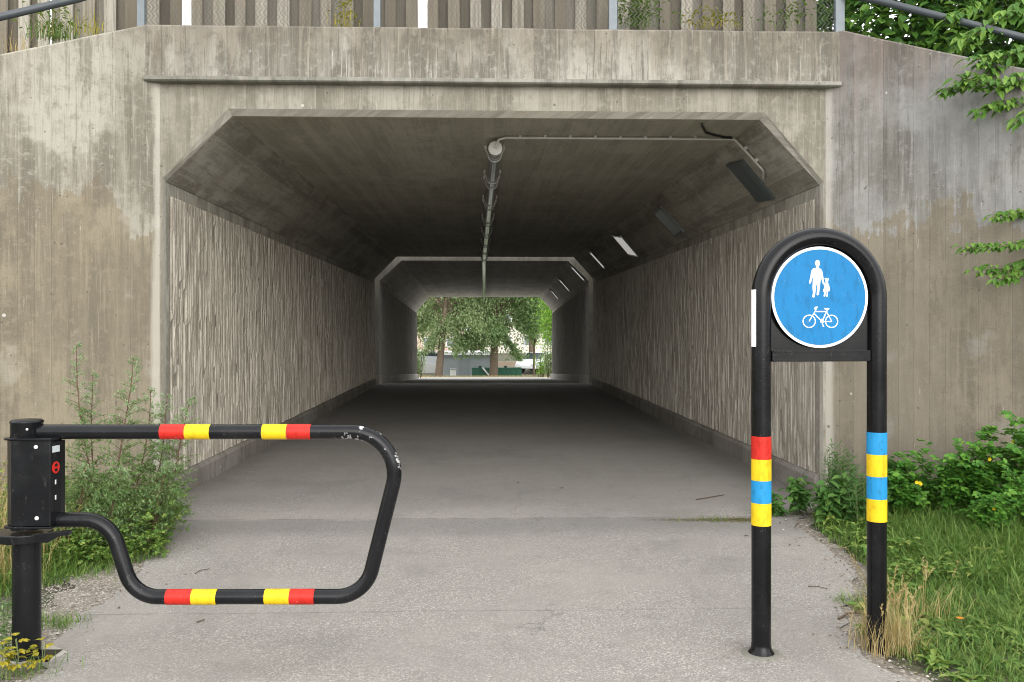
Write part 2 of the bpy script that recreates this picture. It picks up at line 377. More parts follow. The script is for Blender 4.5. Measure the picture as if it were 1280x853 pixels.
M['mugtip'] = leafmat('mugwort_tip', (.20, .32, .14), (.30, .40, .20), (.46, .52, .34))
M['grass'] = leafmat('grass_blade', (.055, .13, .02), (.12, .23, .038), (.30, .37, .11))
M['litter'] = leafmat('litter_bits', (.09, .06, .035), (.17, .12, .07), (.34, .26, .15), .8, .1)
M['mossy'] = leafmat('moss', (.10, .085, .03), (.15, .13, .045), (.22, .17, .08))
M['weed'] = leafmat('weed_leaf', (.065, .145, .025), (.13, .235, .04), (.32, .37, .09))
M['cel'] = leafmat('lobed_leaf', (0.039, 0.132, 0.018), (0.072, 0.209, 0.026), (0.165, 0.341, 0.044))
M['nettle'] = leafmat('nettle_leaf', (0.040, 0.120, 0.025), (0.075, 0.170, 0.035), (0.120, 0.230, 0.050))
M['fern'] = leafmat('narrow_leaf', (0.040, 0.114, 0.026), (0.070, 0.158, 0.035), (0.106, 0.211, 0.053))
M['dry'] = leafmat('dry_grass', (0.370, 0.264, 0.106), (0.484, 0.370, 0.167), (0.581, 0.493, 0.282), .7, .3)
M['ylw'] = leafmat('yellow_leaf', (0.350, 0.294, 0.021), (0.462, 0.364, 0.035), (0.294, 0.322, 0.042))
M['petal'] = leafmat('yellow_petal', (.80, .58, .01), (.85, .65, .02), (.85, .65, .02))
M['orange'] = leafmat('orange_petal', (.8, .22, .02), (.8, .3, .03), (.85, .3, .03))
M['hazel'] = leafmat('hedge_leaf', (.022, .075, .010), (.045, .13, .016), (.14, .27, .035))
M['hazelb'] = leafmat('branch_leaf', (0.053, 0.141, 0.018), (0.097, 0.211, 0.031), (0.229, 0.370, 0.062))
M['treea'] = leafmat('tree_leaf', (.21, .33, .15), (.30, .43, .20), (.46, .56, .31), .6, .8)
M['treeb'] = leafmat('tree_leaf_olive', (.25, .34, .17), (.34, .43, .22), (.50, .56, .33), .6, .8)
M['treec'] = leafmat('tree_leaf_bright', (.17, .36, .05), (.26, .48, .07), (.42, .60, .13), .6, .8)

# ------------------------------------------------------------------ setting: ground and path
Yp = 7.45; Y1 = 22.35; Y2 = 22.95; Y3 = 36.2
def w(px, py):
    g = G(px, py); return (g.x, g.y)
left_edge = [(-2.9, -12), (-2.75, 1.0), (-2.35, 3.0), w(20, 862), w(58, 838), w(66, 800), w(100, 772), w(150, 738), w(186, 700), w(206, 664), w(212, 640), (-2.60, 7.6)]
right_edge = [(2.7, -12), (2.4, 1.6), (2.0, 3.2), w(1150, 856), w(1085, 826), w(1052, 786), w(1066, 750), w(1070, 716), w(1036, 686), w(992, 656), w(1012, 642), (2.80, 7.6)]
def jag(pts, step, amp, seed):
    out = []
    for i in range(len(pts)-1):
        a, b = Vector(pts[i]), Vector(pts[i+1]); n = max(1, int((b-a).length/step))
        if a.y < 1 and b.y < 2: n = max(1, n//6)
        for k in range(n):
            p = a.lerp(b, k/n); o = mnoise.noise_vector(Vector((p.x*5, p.y*5, seed)))*amp + mnoise.noise_vector(Vector((p.x*17, p.y*17, seed)))*amp*.5
            out.append((p.x+o.x, p.y+o.y))
    out.append(tuple(pts[-1])); return out
LE = jag(left_edge, .05, .045, 1.0); RE = jag(right_edge, .05, .045, 2.0)
gr = MB()
ys = [-60, -12, 0, 7.5, 15, 22.95, 30, 36, 45, 60, 120, 600]
xs = [-400, -60, -12, -3.2, 3.2, 12, 60, 400]
for j in range(len(ys)-1):
    for i in range(len(xs)-1):
        gr.face([(xs[a], ys[b], gz(ys[b])-.012) for a, b in ((i, j), (i+1, j), (i+1, j+1), (i, j+1))])
tag(gr.build('ground', M['soil']), kind='structure')
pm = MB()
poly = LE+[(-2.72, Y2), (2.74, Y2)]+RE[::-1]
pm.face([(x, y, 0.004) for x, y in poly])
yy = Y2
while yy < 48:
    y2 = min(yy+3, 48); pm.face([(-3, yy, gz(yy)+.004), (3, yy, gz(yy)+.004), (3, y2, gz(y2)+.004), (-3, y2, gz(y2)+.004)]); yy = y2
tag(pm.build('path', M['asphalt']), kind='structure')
gm = MB()
def off(pts, d, seed):
    return [(x+d*(.55+.8*abs(mnoise.noise(Vector((x*2.3, y*2.3, seed))))), y) for x, y in pts]
GL = off(LE, -.42, 3.0); GR = off(RE, .16, 5.0)
gm.face([(x, y, -.004) for x, y in GL[:-3]+[(-2.6, 7.5), (2.8, 7.5)]+GR[:-3][::-1]])
tag(gm.build('gravel_margin', M['gravel']), kind='structure')

fc_ = MB(); M['bounce_paving'] = plain('pale_bounce_paving', (.58, .56, .52), .85, 0, .15, 3, .1)  # pale ground added beyond the exit to bounce light up into the haunches
for a, b in ((36.3, 41), (41, 46.5)):
    for x0_, x1_ in ((-9, -3), (3, 9)): fc_.face([(x0_, a, gz(a)), (x1_, a, gz(a)), (x1_, b, gz(b)), (x0_, b, gz(b))])
tag(fc_.build('bounce_paving', M['bounce_paving']), kind='structure')
def interp(pts, y):                                  # widest x of an edge at y
    best = None
    for (x0, y0), (x1, y1) in zip(pts, pts[1:]):
        if min(y0, y1) <= y <= max(y0, y1) and y0 != y1:
            x = x0+(x1-x0)*(y-y0)/(y1-y0); best = x if best is None else max(best, x, key=abs)
    return best if best is not None else pts[-1][0]

# ------------------------------------------------------------------ underpass, near section
XL0, XR0, XL1, XR1 = -2.632, 2.84, -2.71, 2.73
CL0, CR0, CL1, CR1 = -2.085, 2.33, -2.17, 2.24
ZC, ZT = 2.655, 3.20
def prof1(Y):
    t = (Y-Yp)/(Y1-Yp); L = lambda a, b: a+(b-a)*t
    return dict(xl=L(XL0, XL1), xr=L(XR0, XR1), cl=L(CL0, CL1), cr=L(CR0, CR1), zc=ZC, zt=ZT, z0=0)
def prof2(Y):
    t = (Y-Y2)/(Y3-Y2); L = lambda a, b: a+(b-a)*t
    return dict(xl=L(-2.665, -2.70), xr=L(2.69, 2.75), cl=L(-2.10, -2.19), cr=L(2.15, 2.25), zc=L(2.63, 2.11), zt=L(3.145, 2.66), z0=gz(Y))
up = empty('underpass', (0, Yp, 0))
tag(up, 'grey board-marked concrete underpass with ribbed side walls, the near one with the parapet on top', 'underpass')
up.location = (0, 0, 0)
PL = Vector((-2.662, Yp, 0)); PR = Vector((2.872, Yp, 0))        # creases where the wing walls begin
YF = 7.38                                                        # face of the parapet
PHI = math.atan(.07/.095)
B = .05                                                          # bevel round the opening
fw = MB()
def fuv(p): return (p[0], p[2])
def ff(mb, pts): mb.face(pts, [fuv(p) for p in pts])
zt_ = ZT+B; zc_ = ZC+B*.4
oxl, oxr, ocl, ocr = XL0-.012, XR0+.012, CL0-.02, CR0+.02
ztop = 3.47
ff(fw, [(PL.x, Yp, -.3), (oxl, Yp, -.3), (oxl, Yp, zc_), (PL.x, Yp, zc_)])
ff(fw, [(PL.x, Yp, zc_), (oxl, Yp, zc_), (ocl, Yp, zt_), (ocl, Yp, ztop), (PL.x, Yp, ztop)])
ff(fw, [(ocl, Yp, zt_), (ocr, Yp, zt_), (ocr, Yp, ztop), (ocl, Yp, ztop)])
ff(fw, [(ocr, Yp, zt_), (oxr, Yp, zc_), (PR.x, Yp, zc_), (PR.x, Yp, ztop), (ocr, Yp, ztop)])
ff(fw, [(oxr, Yp, -.3), (PR.x, Yp, -.3), (PR.x, Yp, zc_), (oxr, Yp, zc_)])
fw.build('front_wall', M['front'], up, recalc=False)
bv = MB(); a = prof1(Yp+B)
o = [(oxl, Yp, -.1), (oxl, Yp, zc_), (ocl, Yp, zt_), (ocr, Yp, zt_), (oxr, Yp, zc_), (oxr, Yp, -.1)]
i_ = [(a['xl'], Yp+B, -.1), (a['xl'], Yp+B, a['zc']), (a['cl'], Yp+B, a['zt']), (a['cr'], Yp+B, a['zt']), (a['xr'], Yp+B, a['zc']), (a['xr'], Yp+B, -.1)]
for k in range(5):
    q = [o[k], o[k+1], i_[k+1], i_[k]]
    bv.face(q, [(p[0]+p[1]*2, p[2]) for p in q])
bv.build('opening_edge', M['bevel'], up, recalc=False)

def loft(prof, ya, yb, k0, k1, step=2.0):
    mb = MB(); n = max(1, int((yb-ya)/step))
    def pt(p, k, Y): return {'a': (p['xl'], Y, p['zc']), 'b': (p['cl'], Y, p['zt']), 'c': (p['cr'], Y, p['zt']), 'd': (p['xr'], Y, p['zc']),
                             'e': (p['xl'], Y, p['z0']-.1), 'f': (p['xr'], Y, p['z0']-.1)}[k]
    for i in range(n):
        y0 = ya+(yb-ya)*i/n; y1 = ya+(yb-ya)*(i+1)/n; p0, p1 = prof(y0), prof(y1)
        q = [pt(p0, k0, y0), pt(p0, k1, y0), pt(p1, k1, y1), pt(p1, k0, y1)]
        L0 = (Vector(q[1])-Vector(q[0])).length
        if k0 in 'ef': uvs = [(y0, q[0][2]), (y0, q[1][2]), (y1, q[2][2]), (y1, q[3][2])]
        elif k0 == 'b': uvs = [(q[k][0], q[k][1]) for k in range(4)]
        else: uvs = [(y0*0, y0), (L0, y0), (L0, y1), (0, y1)]
        mb.face(q, uvs)
    return mb
loft(prof1, Yp+B, Y1, 'b', 'c').build('ceiling', M['ceiling'], up, recalc=False)
loft(prof1, Yp+B, Y1, 'a', 'b').build('haunch', M['haunch'], up, recalc=False)
loft(prof1, Yp+B, Y1, 'c', 'd').build('haunch', M['haunch'], up, recalc=False)

def ribwall(prof, ya, yb, side, row, mat, parent, ztopoff=.11, zbot=.20, seed=1):
    r = random.Random(seed); cols = []
    y = ya
    while y < yb-.07:
        p = r.uniform(.036, .062); wd = r.uniform(.38, .60)
        cols.append((y, p, wd)); y += p
    nz = int((prof(ya)['zc']-ztopoff-zbot)/row)
    V = []; att = []; UV = []
    sgn = 1 if side < 0 else -1                      # ribs stand into the tunnel
    for (y, p, wd) in cols:
        prof_h = []; sh = []; k = 0
        while k <= nz:
            ln = max(1, int(r.uniform(.06, .55)/row)); h = r.uniform(.011, .024); s_ = r.uniform(-.004, .004)
            if r.random() < .13: h = r.uniform(.002, .008); ln = max(1, int(r.uniform(.04, .2)/row))
            for q in range(ln): prof_h.append(h+r.uniform(-.0015, .0015)); sh.append(s_+r.uniform(-.0006, .0006))
            k += ln
        for ci, (fy, hh) in enumerate(((0, 0), (1-wd-.10, 0), (1-wd, 1), (.93, 1))):
            for k in range(nz+1):
                Y = y+fy*p+(sh[k] if hh else 0)
                pr = prof(Y); x0 = pr['xl'] if side < 0 else pr['xr']
                z0, z1 = pr['z0']+zbot, pr['zc']-ztopoff
                h = prof_h[k] if hh else r.uniform(0, .002)
                z = z0+(z1-z0)*k/nz
                V.append((x0+sgn*(h-.004), Y, z)); att.append(h/.018); UV.append((Y, z))
    nc = len(cols)*4; Fc = []
    for c in range(nc-1):
        for k in range(nz):
            a = c*(nz+1)+k; Fc.append((a, a+1, a+nz+2, a+nz+1))
    me = bpy.data.meshes.new('ribbed_wall'); me.from_pydata(V, [], Fc)
    uvl = me.uv_layers.new(name='UVMap'); fl = []
    for f in Fc:
        for k in f: fl += [UV[k][0], UV[k][1]]
    uvl.data.foreach_set('uv', fl)
    at = me.attributes.new('rib', 'FLOAT', 'POINT'); at.data.foreach_set('value', att)
    me.materials.append(mat); o = bpy.data.objects.new('ribbed_wall', me); COL.objects.link(o); o.parent = parent
    return o
def backing(prof, ya, yb, side, parent, mat):
    mb = MB(); n = 6
    for i in range(n):
        y0 = ya+(yb-ya)*i/n; y1 = ya+(yb-ya)*(i+1)/n; p0, p1 = prof(y0), prof(y1); k = 'xl' if side < 0 else 'xr'; o_ = .006*side
        q = [(p0[k]+o_, y0, p0['z0']-.1), (p0[k]+o_, y0, p0['zc']), (p1[k]+o_, y1, p1['zc']), (p1[k]+o_, y1, p1['z0']-.1)]
        mb.face(q, [(v[1], v[2]) for v in q])
    mb.build('side_wall', mat, parent, recalc=False)
def plinth(prof, ya, yb, side, h, d, mat, parent):
    mb = MB(); n = 10; k = 'xl' if side < 0 else 'xr'
    for i in range(n):
        y0 = ya+(yb-ya)*i/n; y1 = ya+(yb-ya)*(i+1)/n; p0, p1 = prof(y0), prof(y1)
        def sec(p, y): 
            x = p[k]; dd = -side*d
            return [(x+dd, y, p['z0']-.1), (x+dd, y, p['z0']+h-.03), (x+dd*.6, y, p['z0']+h), (x, y, p['z0']+h+.008)]
        a, b = sec(p0, y0), sec(p1, y1)
        for q in range(3):
            f = [a[q], a[q+1], b[q+1], b[q]]; mb.face(f, [(v[1], v[2]+v[0]*.5) for v in f])
    e = sec(prof(ya), ya) + [(prof(ya)[k], ya, prof(ya)['z0']-.1)]
    mb.face(e, [(v[0], v[2]) for v in e])
    mb.build('plinth', mat, parent, recalc=False)
for sd in (-1, 1):
    backing(prof1, Yp+B, Y1, sd, up, M['haunch'])
    ribwall(prof1, Yp+.14, Y1-.05, sd, .03, M['rib'], up, seed=11+sd)
    plinth(prof1, Yp+.06, Y1, sd, .19, .045, M['plinth'], up)

# parapet beam: upper face stands 7 cm proud, with a drip lip
pp = MB()
ztp = 3.92
dxl = (Yp-YF)/math.tan(PHI)
x0, x1 = PL.x-dxl-.004, PR.x+dxl+.004
def quad(mb, pts, fu): mb.face(pts, [fu(p) for p in pts])
nseg = 24
for k in range(nseg):
    xa = x0+(x1-x0)*k/nseg; xb = x0+(x1-x0)*(k+1)/nseg
    za = ztp+mnoise.noise(Vector((xa*2, 0, 0)))*.006; zb = ztp+mnoise.noise(Vector((xb*2, 0, 0)))*.006
    quad(pp, [(xa, YF, 3.49), (xb, YF, 3.49), (xb, YF+.004, zb-.02), (xa, YF+.004, za-.02)], fuv)
    quad(pp, [(xa, YF+.004, za-.02), (xb, YF+.004, zb-.02), (xb, YF+.03, zb), (xa, YF+.03, za)], fuv)
    quad(pp, [(xa, YF+.03, za), (xb, YF+.03, zb), (xb, YF+.42, zb), (xa, YF+.42, za)], lambda p: (p[0], p[1]+p[2]))
quad(pp, [(x0, YF+.42, ztp), (x1, YF+.42, ztp), (x1, YF+.42, 3.3), (x0, YF+.42, 3.3)], fuv)
pp.build('parapet', M['parapet'], up, recalc=False)
lp = MB()
cs = [(YF+.002, 3.498), (YF-.022, 3.488), (YF-.026, 3.462), (YF-.012, 3.452), (Yp+.01, 3.450)]
for (ya_, za), (yb_, zb) in zip(cs, cs[1:]):
    quad(lp, [(x0+.0, ya_, za), (x1, ya_, za), (x1, yb_, zb), (x0, yb_, zb)], lambda p: (p[0], p[2]+p[1]))
lp.build('drip_moulding', M['lip'], up, recalc=False)

# roof slab closing the near section, its far end and the fill above it (light only enters where the slot is)
rf = MB()
rf.box((0.1, (Yp+.1+Y1)/2, 3.48), (5.9, Y1-Yp-.1, .5)); rf.build('roof_slab', M['haunch'], up)
# wing walls
def wing(name, c, sgn, mat, slope, flat, label):
    root = empty(name, (c.x, c.y, 0)); root.location = (0, 0, 0)
    tag(root, label, 'retaining wall')
    d = Vector((sgn*math.cos(PHI), -math.sin(PHI), 0)); nb = Vector((sgn*math.sin(PHI), math.cos(PHI), 0))
    def top(t): return ztp if t < flat else max(.9, ztp-(t-flat)*slope)
    mb = MB(); cp = MB(); ts = [0, flat*.5, flat]; t = flat
    while t < 6.5: t += .12; ts.append(t)
    j = lambda t: mnoise.noise(Vector((t*3, sgn*5, 0)))*.008
    for a, b in zip(ts, ts[1:]):
        pa, pb = c+d*a, c+d*b; za, zb = top(a)+j(a), top(b)+j(b)
        u0, u1 = sgn*a, sgn*b
        mb.face([pa+UP*-.3, pb+UP*-.3, pb+UP*(zb-.015), pa+UP*(za-.015)], [(u0, -.3), (u1, -.3), (u1, zb), (u0, za)])
        mb.face([pa+UP*(za-.015), pb+UP*(zb-.015), pb+UP*zb+nb*.02, pa+UP*za+nb*.02], [(u0, za), (u1, zb), (u1, zb+.02), (u0, za+.02)])
        cp.face([pa+UP*za+nb*.02, pb+UP*zb+nb*.02, pb+UP*zb+nb*.28, pa+UP*za+nb*.28], [(u0, 1), (u1, 1), (u1, 1.26), (u0, 1.26)])
        cp.face([pa+UP*za+nb*.28, pb+UP*zb+nb*.28, pb+UP*-.3+nb*.28, pa+UP*-.3+nb*.28], [(u0, za), (u1, zb), (u1, 0), (u0, 0)])
    e = c+d*ts[-1]; z = top(ts[-1])
    cp.face([e+UP*-.3, e+UP*z, e+UP*z+nb*.28, e+UP*-.3+nb*.28], [(0, 0), (0, 1), (.3, 1), (.3, 0)])
    mb.build('wall_face', mat, root, recalc=False); cp.build('wall_coping', M['lip'], root, recalc=False)
    return root, d, nb, top
wl, dl, nl, topl = wing('retaining_wall', PL, -1, M['wing_left'], .42, .10, 'tan and grey stained concrete retaining wall behind the swing gate, left of the opening')
wr, dr, nr, topr = wing('retaining_wall', PR, 1, M['wing_right'], .405, .14, 'blue-grey and brown stained concrete retaining wall behind the round sign, right of the opening')

# embankment
em = MB()
def ez(x):
    if x < PL.x: return max(0.0, 3.80-(PL.x-x)*.52)
    if x > PR.x: return max(0.0, 3.80-(x-PR.x)*.50)
    return 3.80
def wy(x):
    if x < PL.x: return Yp-(PL.x-x)*math.tan(PHI)+.2
    if x > PR.x: return Yp-(x-PR.x)*math.tan(PHI)+.2
    return Yp+.25
for ya, yb in ((None, Y1), (Y2, Y3)):
    X = [-12, -10, -8.5, -7, -5.5, -4, -3.2, PL.x-.05, PR.x+.05, 3.4, 4.2, 5.5, 7, 8.5, 10.5, 12]
    for a, b in zip(X, X[1:]):
        fa = wy(max(-8, a) if a < 0 else min(8, a)) if ya is None else ya; fb = wy(max(-8, b) if b < 0 else min(8, b)) if ya is None else ya
        em.face([(a, fa, ez(a)), (b, fb, ez(b)), (b, yb, ez(b)), (a, yb, ez(a))])
        em.face([(a, yb, ez(a)), (b, yb, ez(b)), (b, yb, 3.3 if abs(a+b) < 5.4 else -2), (a, yb, 3.3 if abs(a+b) < 5.4 else -2)])
        if ya: em.face([(a, ya, ez(a)), (b, ya, ez(b)), (b, ya, 3.5 if abs(a+b) < 5.4 else -2), (a, ya, 3.5 if abs(a+b) < 5.4 else -2)])
tag(em.build('embankment', M['soil'], recalc=False), kind='structure')

# ------------------------------------------------------------------ underpass, far section
u2 = empty('underpass'); tag(u2, 'inner concrete underpass section, daylight painted into its pale colour, sloping down to the far opening', 'underpass')
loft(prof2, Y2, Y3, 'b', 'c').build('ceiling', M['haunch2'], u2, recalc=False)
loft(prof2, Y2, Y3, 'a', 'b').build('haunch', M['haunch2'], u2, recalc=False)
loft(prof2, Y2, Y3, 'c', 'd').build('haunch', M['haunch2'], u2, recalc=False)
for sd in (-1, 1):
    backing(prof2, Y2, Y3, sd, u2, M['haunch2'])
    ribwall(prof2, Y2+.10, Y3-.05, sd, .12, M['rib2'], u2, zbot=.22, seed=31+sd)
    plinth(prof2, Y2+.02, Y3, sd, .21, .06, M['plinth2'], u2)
def ringface(y, p, depth_out=.6, zt=3.78):
    mb = MB(); a, b, c, d = (p['xl'], p['zc']), (p['cl'], p['zt']), (p['cr'], p['zt']), (p['xr'], p['zc']); z0 = p['z0']-.3
    o = depth_out
    for q in ([(a[0]-o, z0), (a[0], z0), a, (a[0]-o, a[1])], [(a[0]-o, a[1]), a, b, (b[0], zt), (a[0]-o, zt)], [b, c, (c[0], zt), (b[0], zt)],
              [c, d, (d[0]+o, d[1]), (d[0]+o, zt), (c[0], zt)], [(d[0], z0), (d[0]+o, z0), (d[0]+o, d[1]), d]):
        f = [(x, y, z) for x, z in q]; mb.face(f, [(x, z) for x, y_, z in f])
    return mb
ringface(Y2-.02, prof2(Y2)).build('front_wall', M['bevel'], u2, recalc=False)
ringface(Y3+.02, prof2(Y3)).build('end_wall', M['bevel'], u2, recalc=False)
ringface(Y1+.02, prof1(Y1)).build('end_wall', M['haunch'], up, recalc=False)
rb = MB(); rb.box((0, (Y2+Y3)/2, 3.55), (5.7, Y3-Y2-.1, .45)); rb.build('roof_slab', M['haunch2'], u2)

# ------------------------------------------------------------------ services on the ceiling
cp_ = empty('ceiling_pipe', (0.11, 8.3, 3.11)); cp_.location = (0, 0, 0)
tag(cp_, 'thick grey pipe clamped along the middle of the underpass ceiling', 'pipe')
zs = 3.10
pa = Vector((.105, 8.3, zs)); pb = Vector((.0, Y1-.05, zs+.02)); pc = Vector((0, Y2+.15, 3.03)); pd = Vector((0, Y3-.3, 2.555))
t = MB(); t.tube([pa, pa.lerp(pb, .3), pa.lerp(pb, .6), pb, pc, pc.lerp(pd, .5), pd], .052, 20); t.build('pipe', M['pipe'], cp_)
t = MB(); t.tube([pa+Vector((0, -.035, 0)), pa+Vector((0, .06, 0))], .064, 24)
t.box(pa+Vector((.0, -.04, -.02)), (.02, .012, .02)); t.box(pa+Vector((.022, -.04, .0)), (.012, .01, .012)); t.build('end_cap', M['conduit'], cp_)
y = 8.62; kk = 0
while y < 22:
    c = pa.lerp(pb, (y-pa.y)/(pb.y-pa.y)); t = MB()
    arc = [c+Vector((.062*math.cos(an), 0, .062*math.sin(an))) for an in [math.pi*(1+k/10) for k in range(11)]]
    arc = [c+Vector((-.085, 0, .05)), c+Vector((-.068, 0, .015))]+arc+[c+Vector((.068, 0, .015)), c+Vector((.085, 0, .05))]
    t.tube(arc, .0065, 6); t.box(c+Vector((-.088, 0, .075)), (.02, .03, .04)); t.box(c+Vector((.088, 0, .075)), (.02, .03, .04))
    t.build('clamp', M['conduit'], cp_); y += (1.55 if kk % 2 == 0 else .38) if y > 9.3 else 1.35; kk += 1
cd = empty('cable_conduit'); tag(cd, 'thin pale cable conduit running from the pipe end across the ceiling to the nearest lamp', 'conduit')
yc = 8.18
p1_ = prof1(yc); hd = Vector((p1_['xr']-p1_['cr'], 0, p1_['zc']-p1_['zt'])).normalized(); hn = Vector((-hd.z, 0, hd.x))*-1
if hn.z > 0: hn = -hn
if hn.x > 0: hn = Vector((hd.z, 0, -hd.x))
hp0 = Vector((p1_['cr'], yc, p1_['zt']))
ctop = P(905, 172, yc)
path = [pa+Vector((0, -.05, .0)), pa+Vector((.03, -.1, .065)), Vector((.20, yc, ZT-.022)), Vector((p1_['cr']-.02, yc, ZT-.022)),
        hp0+hd*.40+hn*.022+Vector((0, .02, 0)), hp0+hd*.46+hn*.022+Vector((0, .16, 0))]
t = MB(); t.tube(fillet(path, [.03, .04, .05, .05], 5), .0105, 10); t.build('tube', M['conduit'], cd)
for k in range(9):
    x = .33+.23*k
    if x < 2.25:
        t = MB(); t.box((x, yc, ZT-.014), (.022, .034, .030)); t.build('clip', M['conduit'], cd)
for f in (.13, .28):
    t = MB(); t.box(hp0+hd*f+hn*.012, (.03, .034, .03), Matrix.Rotation(R(45), 3, 'Y')); t.build('clip', M['conduit'], cd)
t = MB(); q = [P(*a) for a in ((877, 149, 7.62), (878, 153, 7.7), (882, 160, 7.95), (892, 166, 8.05), (905, 171, 8.15), (915, 172, 8.16))]
q = [Vector((v.x, v.y, ZT-.012)) for v in q]
t.tube(q, .011, 8); t.build('loose_cable', M['cable'], cd)

def lamp(mids, prof, wy_, mat, label, th=.035, length=None):
    # mids: two pixel points (upper and lower end of lamp axis) on the right haunch
    y = wy_[0]; p = prof(y); q = prof(y+1)
    a = Vector((p['cr'], y, p['zt'])); b = Vector((p['xr'], y, p['zc'])); c = Vector((q['cr'], y+1, q['zt']))
    n = (b-a).cross(c-a).normalized()
    if n.x > 0: n = -n
    h0 = hit(*mids[0], a, n); h1 = hit(*mids[1], a, n)
    root = empty('wall_lamp', (h0+h1)/2)
    d = (h1-h0); L = d.length; d.normalize(); sd = n.cross(d).normalized()
    rot = Matrix((d, sd, n)).transposed()
    root.rotation_euler = rot.to_euler()
    if len(mids) > 2:
        e0 = hit(*mids[2], a, n); e1 = hit(*mids[3], a, n); W = abs((e1-e0).dot(sd))
    else: W = wy_[1]
    m = MB(); m.box((0, 0, .012), (L, W, .024)); m.build('housing', M['lamp_grey'] if mat != M['lamp_dark'] else M['lamp_dark'], root, .004)
    m = MB(); pr = [(-W/2+.012, .026), (-W/2+.02, th*.8), (-W/2+.05, th), (W/2-.05, th), (W/2-.02, th*.8), (W/2-.012, .026)]
    m.prism(pr, -L/2+.01, L/2-.01, lambda a_, b_, h: (h, a_, b_)); m.build('cover', mat, root)
    for sx in (-1, 1):
        m = MB(); m.box((sx*(L/2-.02), 0, .028), (.035, W*.92, .02)); m.build('bracket', M['lamp_dark'] if mat != M['lamp_lit'] else M['lamp_grey'], root)
    tag(root, label, 'lamp', 'lamps along the right haunch'); return root
lamp([(919, 202), (959, 249), (910, 206), (928, 198)], prof1, (8.6, .21), M['lamp_dark'], 'nearest ceiling lamp, dark unlit cover beside the bent conduit end')
lamp([(822, 261), (851, 292), (817, 264), (828, 259)], prof1, (11.5, .20), M['lamp_grey'], 'second ceiling lamp from the camera, dull grey cover')
lamp([(771, 293), (793, 319), (766, 294), (774, 292)], prof1, (14, .20), M['lamp_lit'], 'third ceiling lamp from the camera, first of the pale covers')
lamp([(738, 314), (757, 335)], prof1, (18, .20), M['lamp_lit'], 'last pale lamp before the inner section begins')
lamp([(714, 332), (731, 350)], prof2, (24, .20), M['lamp_lit'], 'first lamp of the inner section, just past its lit front edge')
lamp([(699, 348), (712, 363)], prof2, (28, .20), M['lamp_lit'], 'middle lamp of the three in the inner section')
lamp([(689, 362), (698, 373)], prof2, (32, .20), M['lamp_lit'], 'farthest lamp, closest to the far opening')

# ------------------------------------------------------------------ fences on top
fb = empty('board_fence'); tag(fb, 'weathered board-on-board timber fence standing behind the wire mesh', 'fence')
bm_ = MB(); bw = .098; YB = 7.98; x = -7.6; k = 0
gaps = [P(236, 10, YB).x, P(529, 10, YB).x, P(5, 20, YB).x-1.2]
boards_front = MB(); boards_back = MB()
while x < 3.0:
    base = max(ez(x), .2) - .06
    top = 5.25+rnd.uniform(-.02, .02)
    f = (k % 2 == 0)
    if not (not f and any(abs(x-g) < .075 for g in gaps)):
        mb = boards_front if f else boards_back
        wdt = bw+(rnd.uniform(-.006, .010) if f else .03); yy = YB-.03 if f else YB+.022
        xc = x+rnd.uniform(-.004, .004); tl = rnd.uniform(-.012, .012); dy = rnd.uniform(-.006, .006)
        vs = [(xc-wdt/2, yy+dy, base), (xc+wdt/2, yy+dy, base), (xc+wdt/2, yy+dy+.02, base), (xc-wdt/2, yy+dy+.02, base)]
        vt = [(a+tl, b, top) for a, b, c in vs]
        u0 = k*.37
        i = len(mb.v); mb.v += vs+vt
        for fc in ((0, 1, 5, 4), (1, 2, 6, 5), (2, 3, 7, 6), (3, 0, 4, 7), (4, 5, 6, 7), (3, 2, 1, 0)):
            mb.f.append(tuple(i+q for q in fc)); mb.sm.append(False)
            mb.uv.append([(u0+(vs+vt)[q][0]+(vs+vt)[q][1], (vs+vt)[q][2]+k*1.7) for q in fc])
    x += bw*.96; k += 1
boards_front.build('front_boards', M['wood'], fb); boards_back.build('back_boards', M['wood_dark'], fb)
rl = MB()
for z in (4.75,): rl.box((-2.3, YB-.004, z), (10.6, .024, .09))
rl.build('fence_rail', M['wood'], fb)
cl = empty('chain_link_fence'); tag(cl, 'low chain-link mesh fence with square galvanised posts along the parapet top', 'fence')
YC = 7.60
posts = [(P(177, 20, YC).x, .062), (P(471.5, 20, YC).x, .058), (P(766, 20, YC).x, .072), (P(1049, 20, YC).x, .080)]
for px_, wd in posts:
    t = MB(); t.box((px_, YC, ztp+.6), (wd, .05, 1.2)); t.box((px_, YC, ztp+.006), (wd+.05, .10, .012)); t.build('post', M['galv'], cl, .004)
for z in (1.18,):
    t = MB(); t.tube([(posts[0][0], YC, ztp+z), (posts[3][0], YC, ztp+z)], .019, 10); t.build('top_rail', M['galv'], cl)
wm = MB(); xa, xb = posts[0][0], posts[3][0]; s_ = .036; nrow = 32
nc = int((xb-xa)/s_)
r_ = .0024
for c in range(nc):
    for k in range(nrow):
        z0 = ztp+.03+k*s_; x = xa+(c+.5)*s_
        d = s_/2 if (k % 2 == 0) else -s_/2
        for e in ((x-d, x+d),):
            A = Vector((e[0], YC-.002+(.003 if k % 2 else 0), z0)); Bq = Vector((e[1], YC+.002-(.003 if k % 2 else 0), z0+s_))
            nn = Vector((0, 1, 0)); tt = (Bq-A).normalized(); ss = tt.cross(nn)*r_
            i = len(wm.v); wm.v += [tuple(A+ss), tuple(A-ss), tuple(Bq-ss), tuple(Bq+ss), tuple(A+nn*r_*1.2), tuple(Bq+nn*r_*1.2)]
            wm.f += [(i, i+1, i+2, i+3), (i, i+3, i+5, i+4)]; wm.sm += [False]*2; wm.uv += [[(0, 0)]*4]*2
wm.build('wire_mesh', M['wire'], cl, recalc=False)

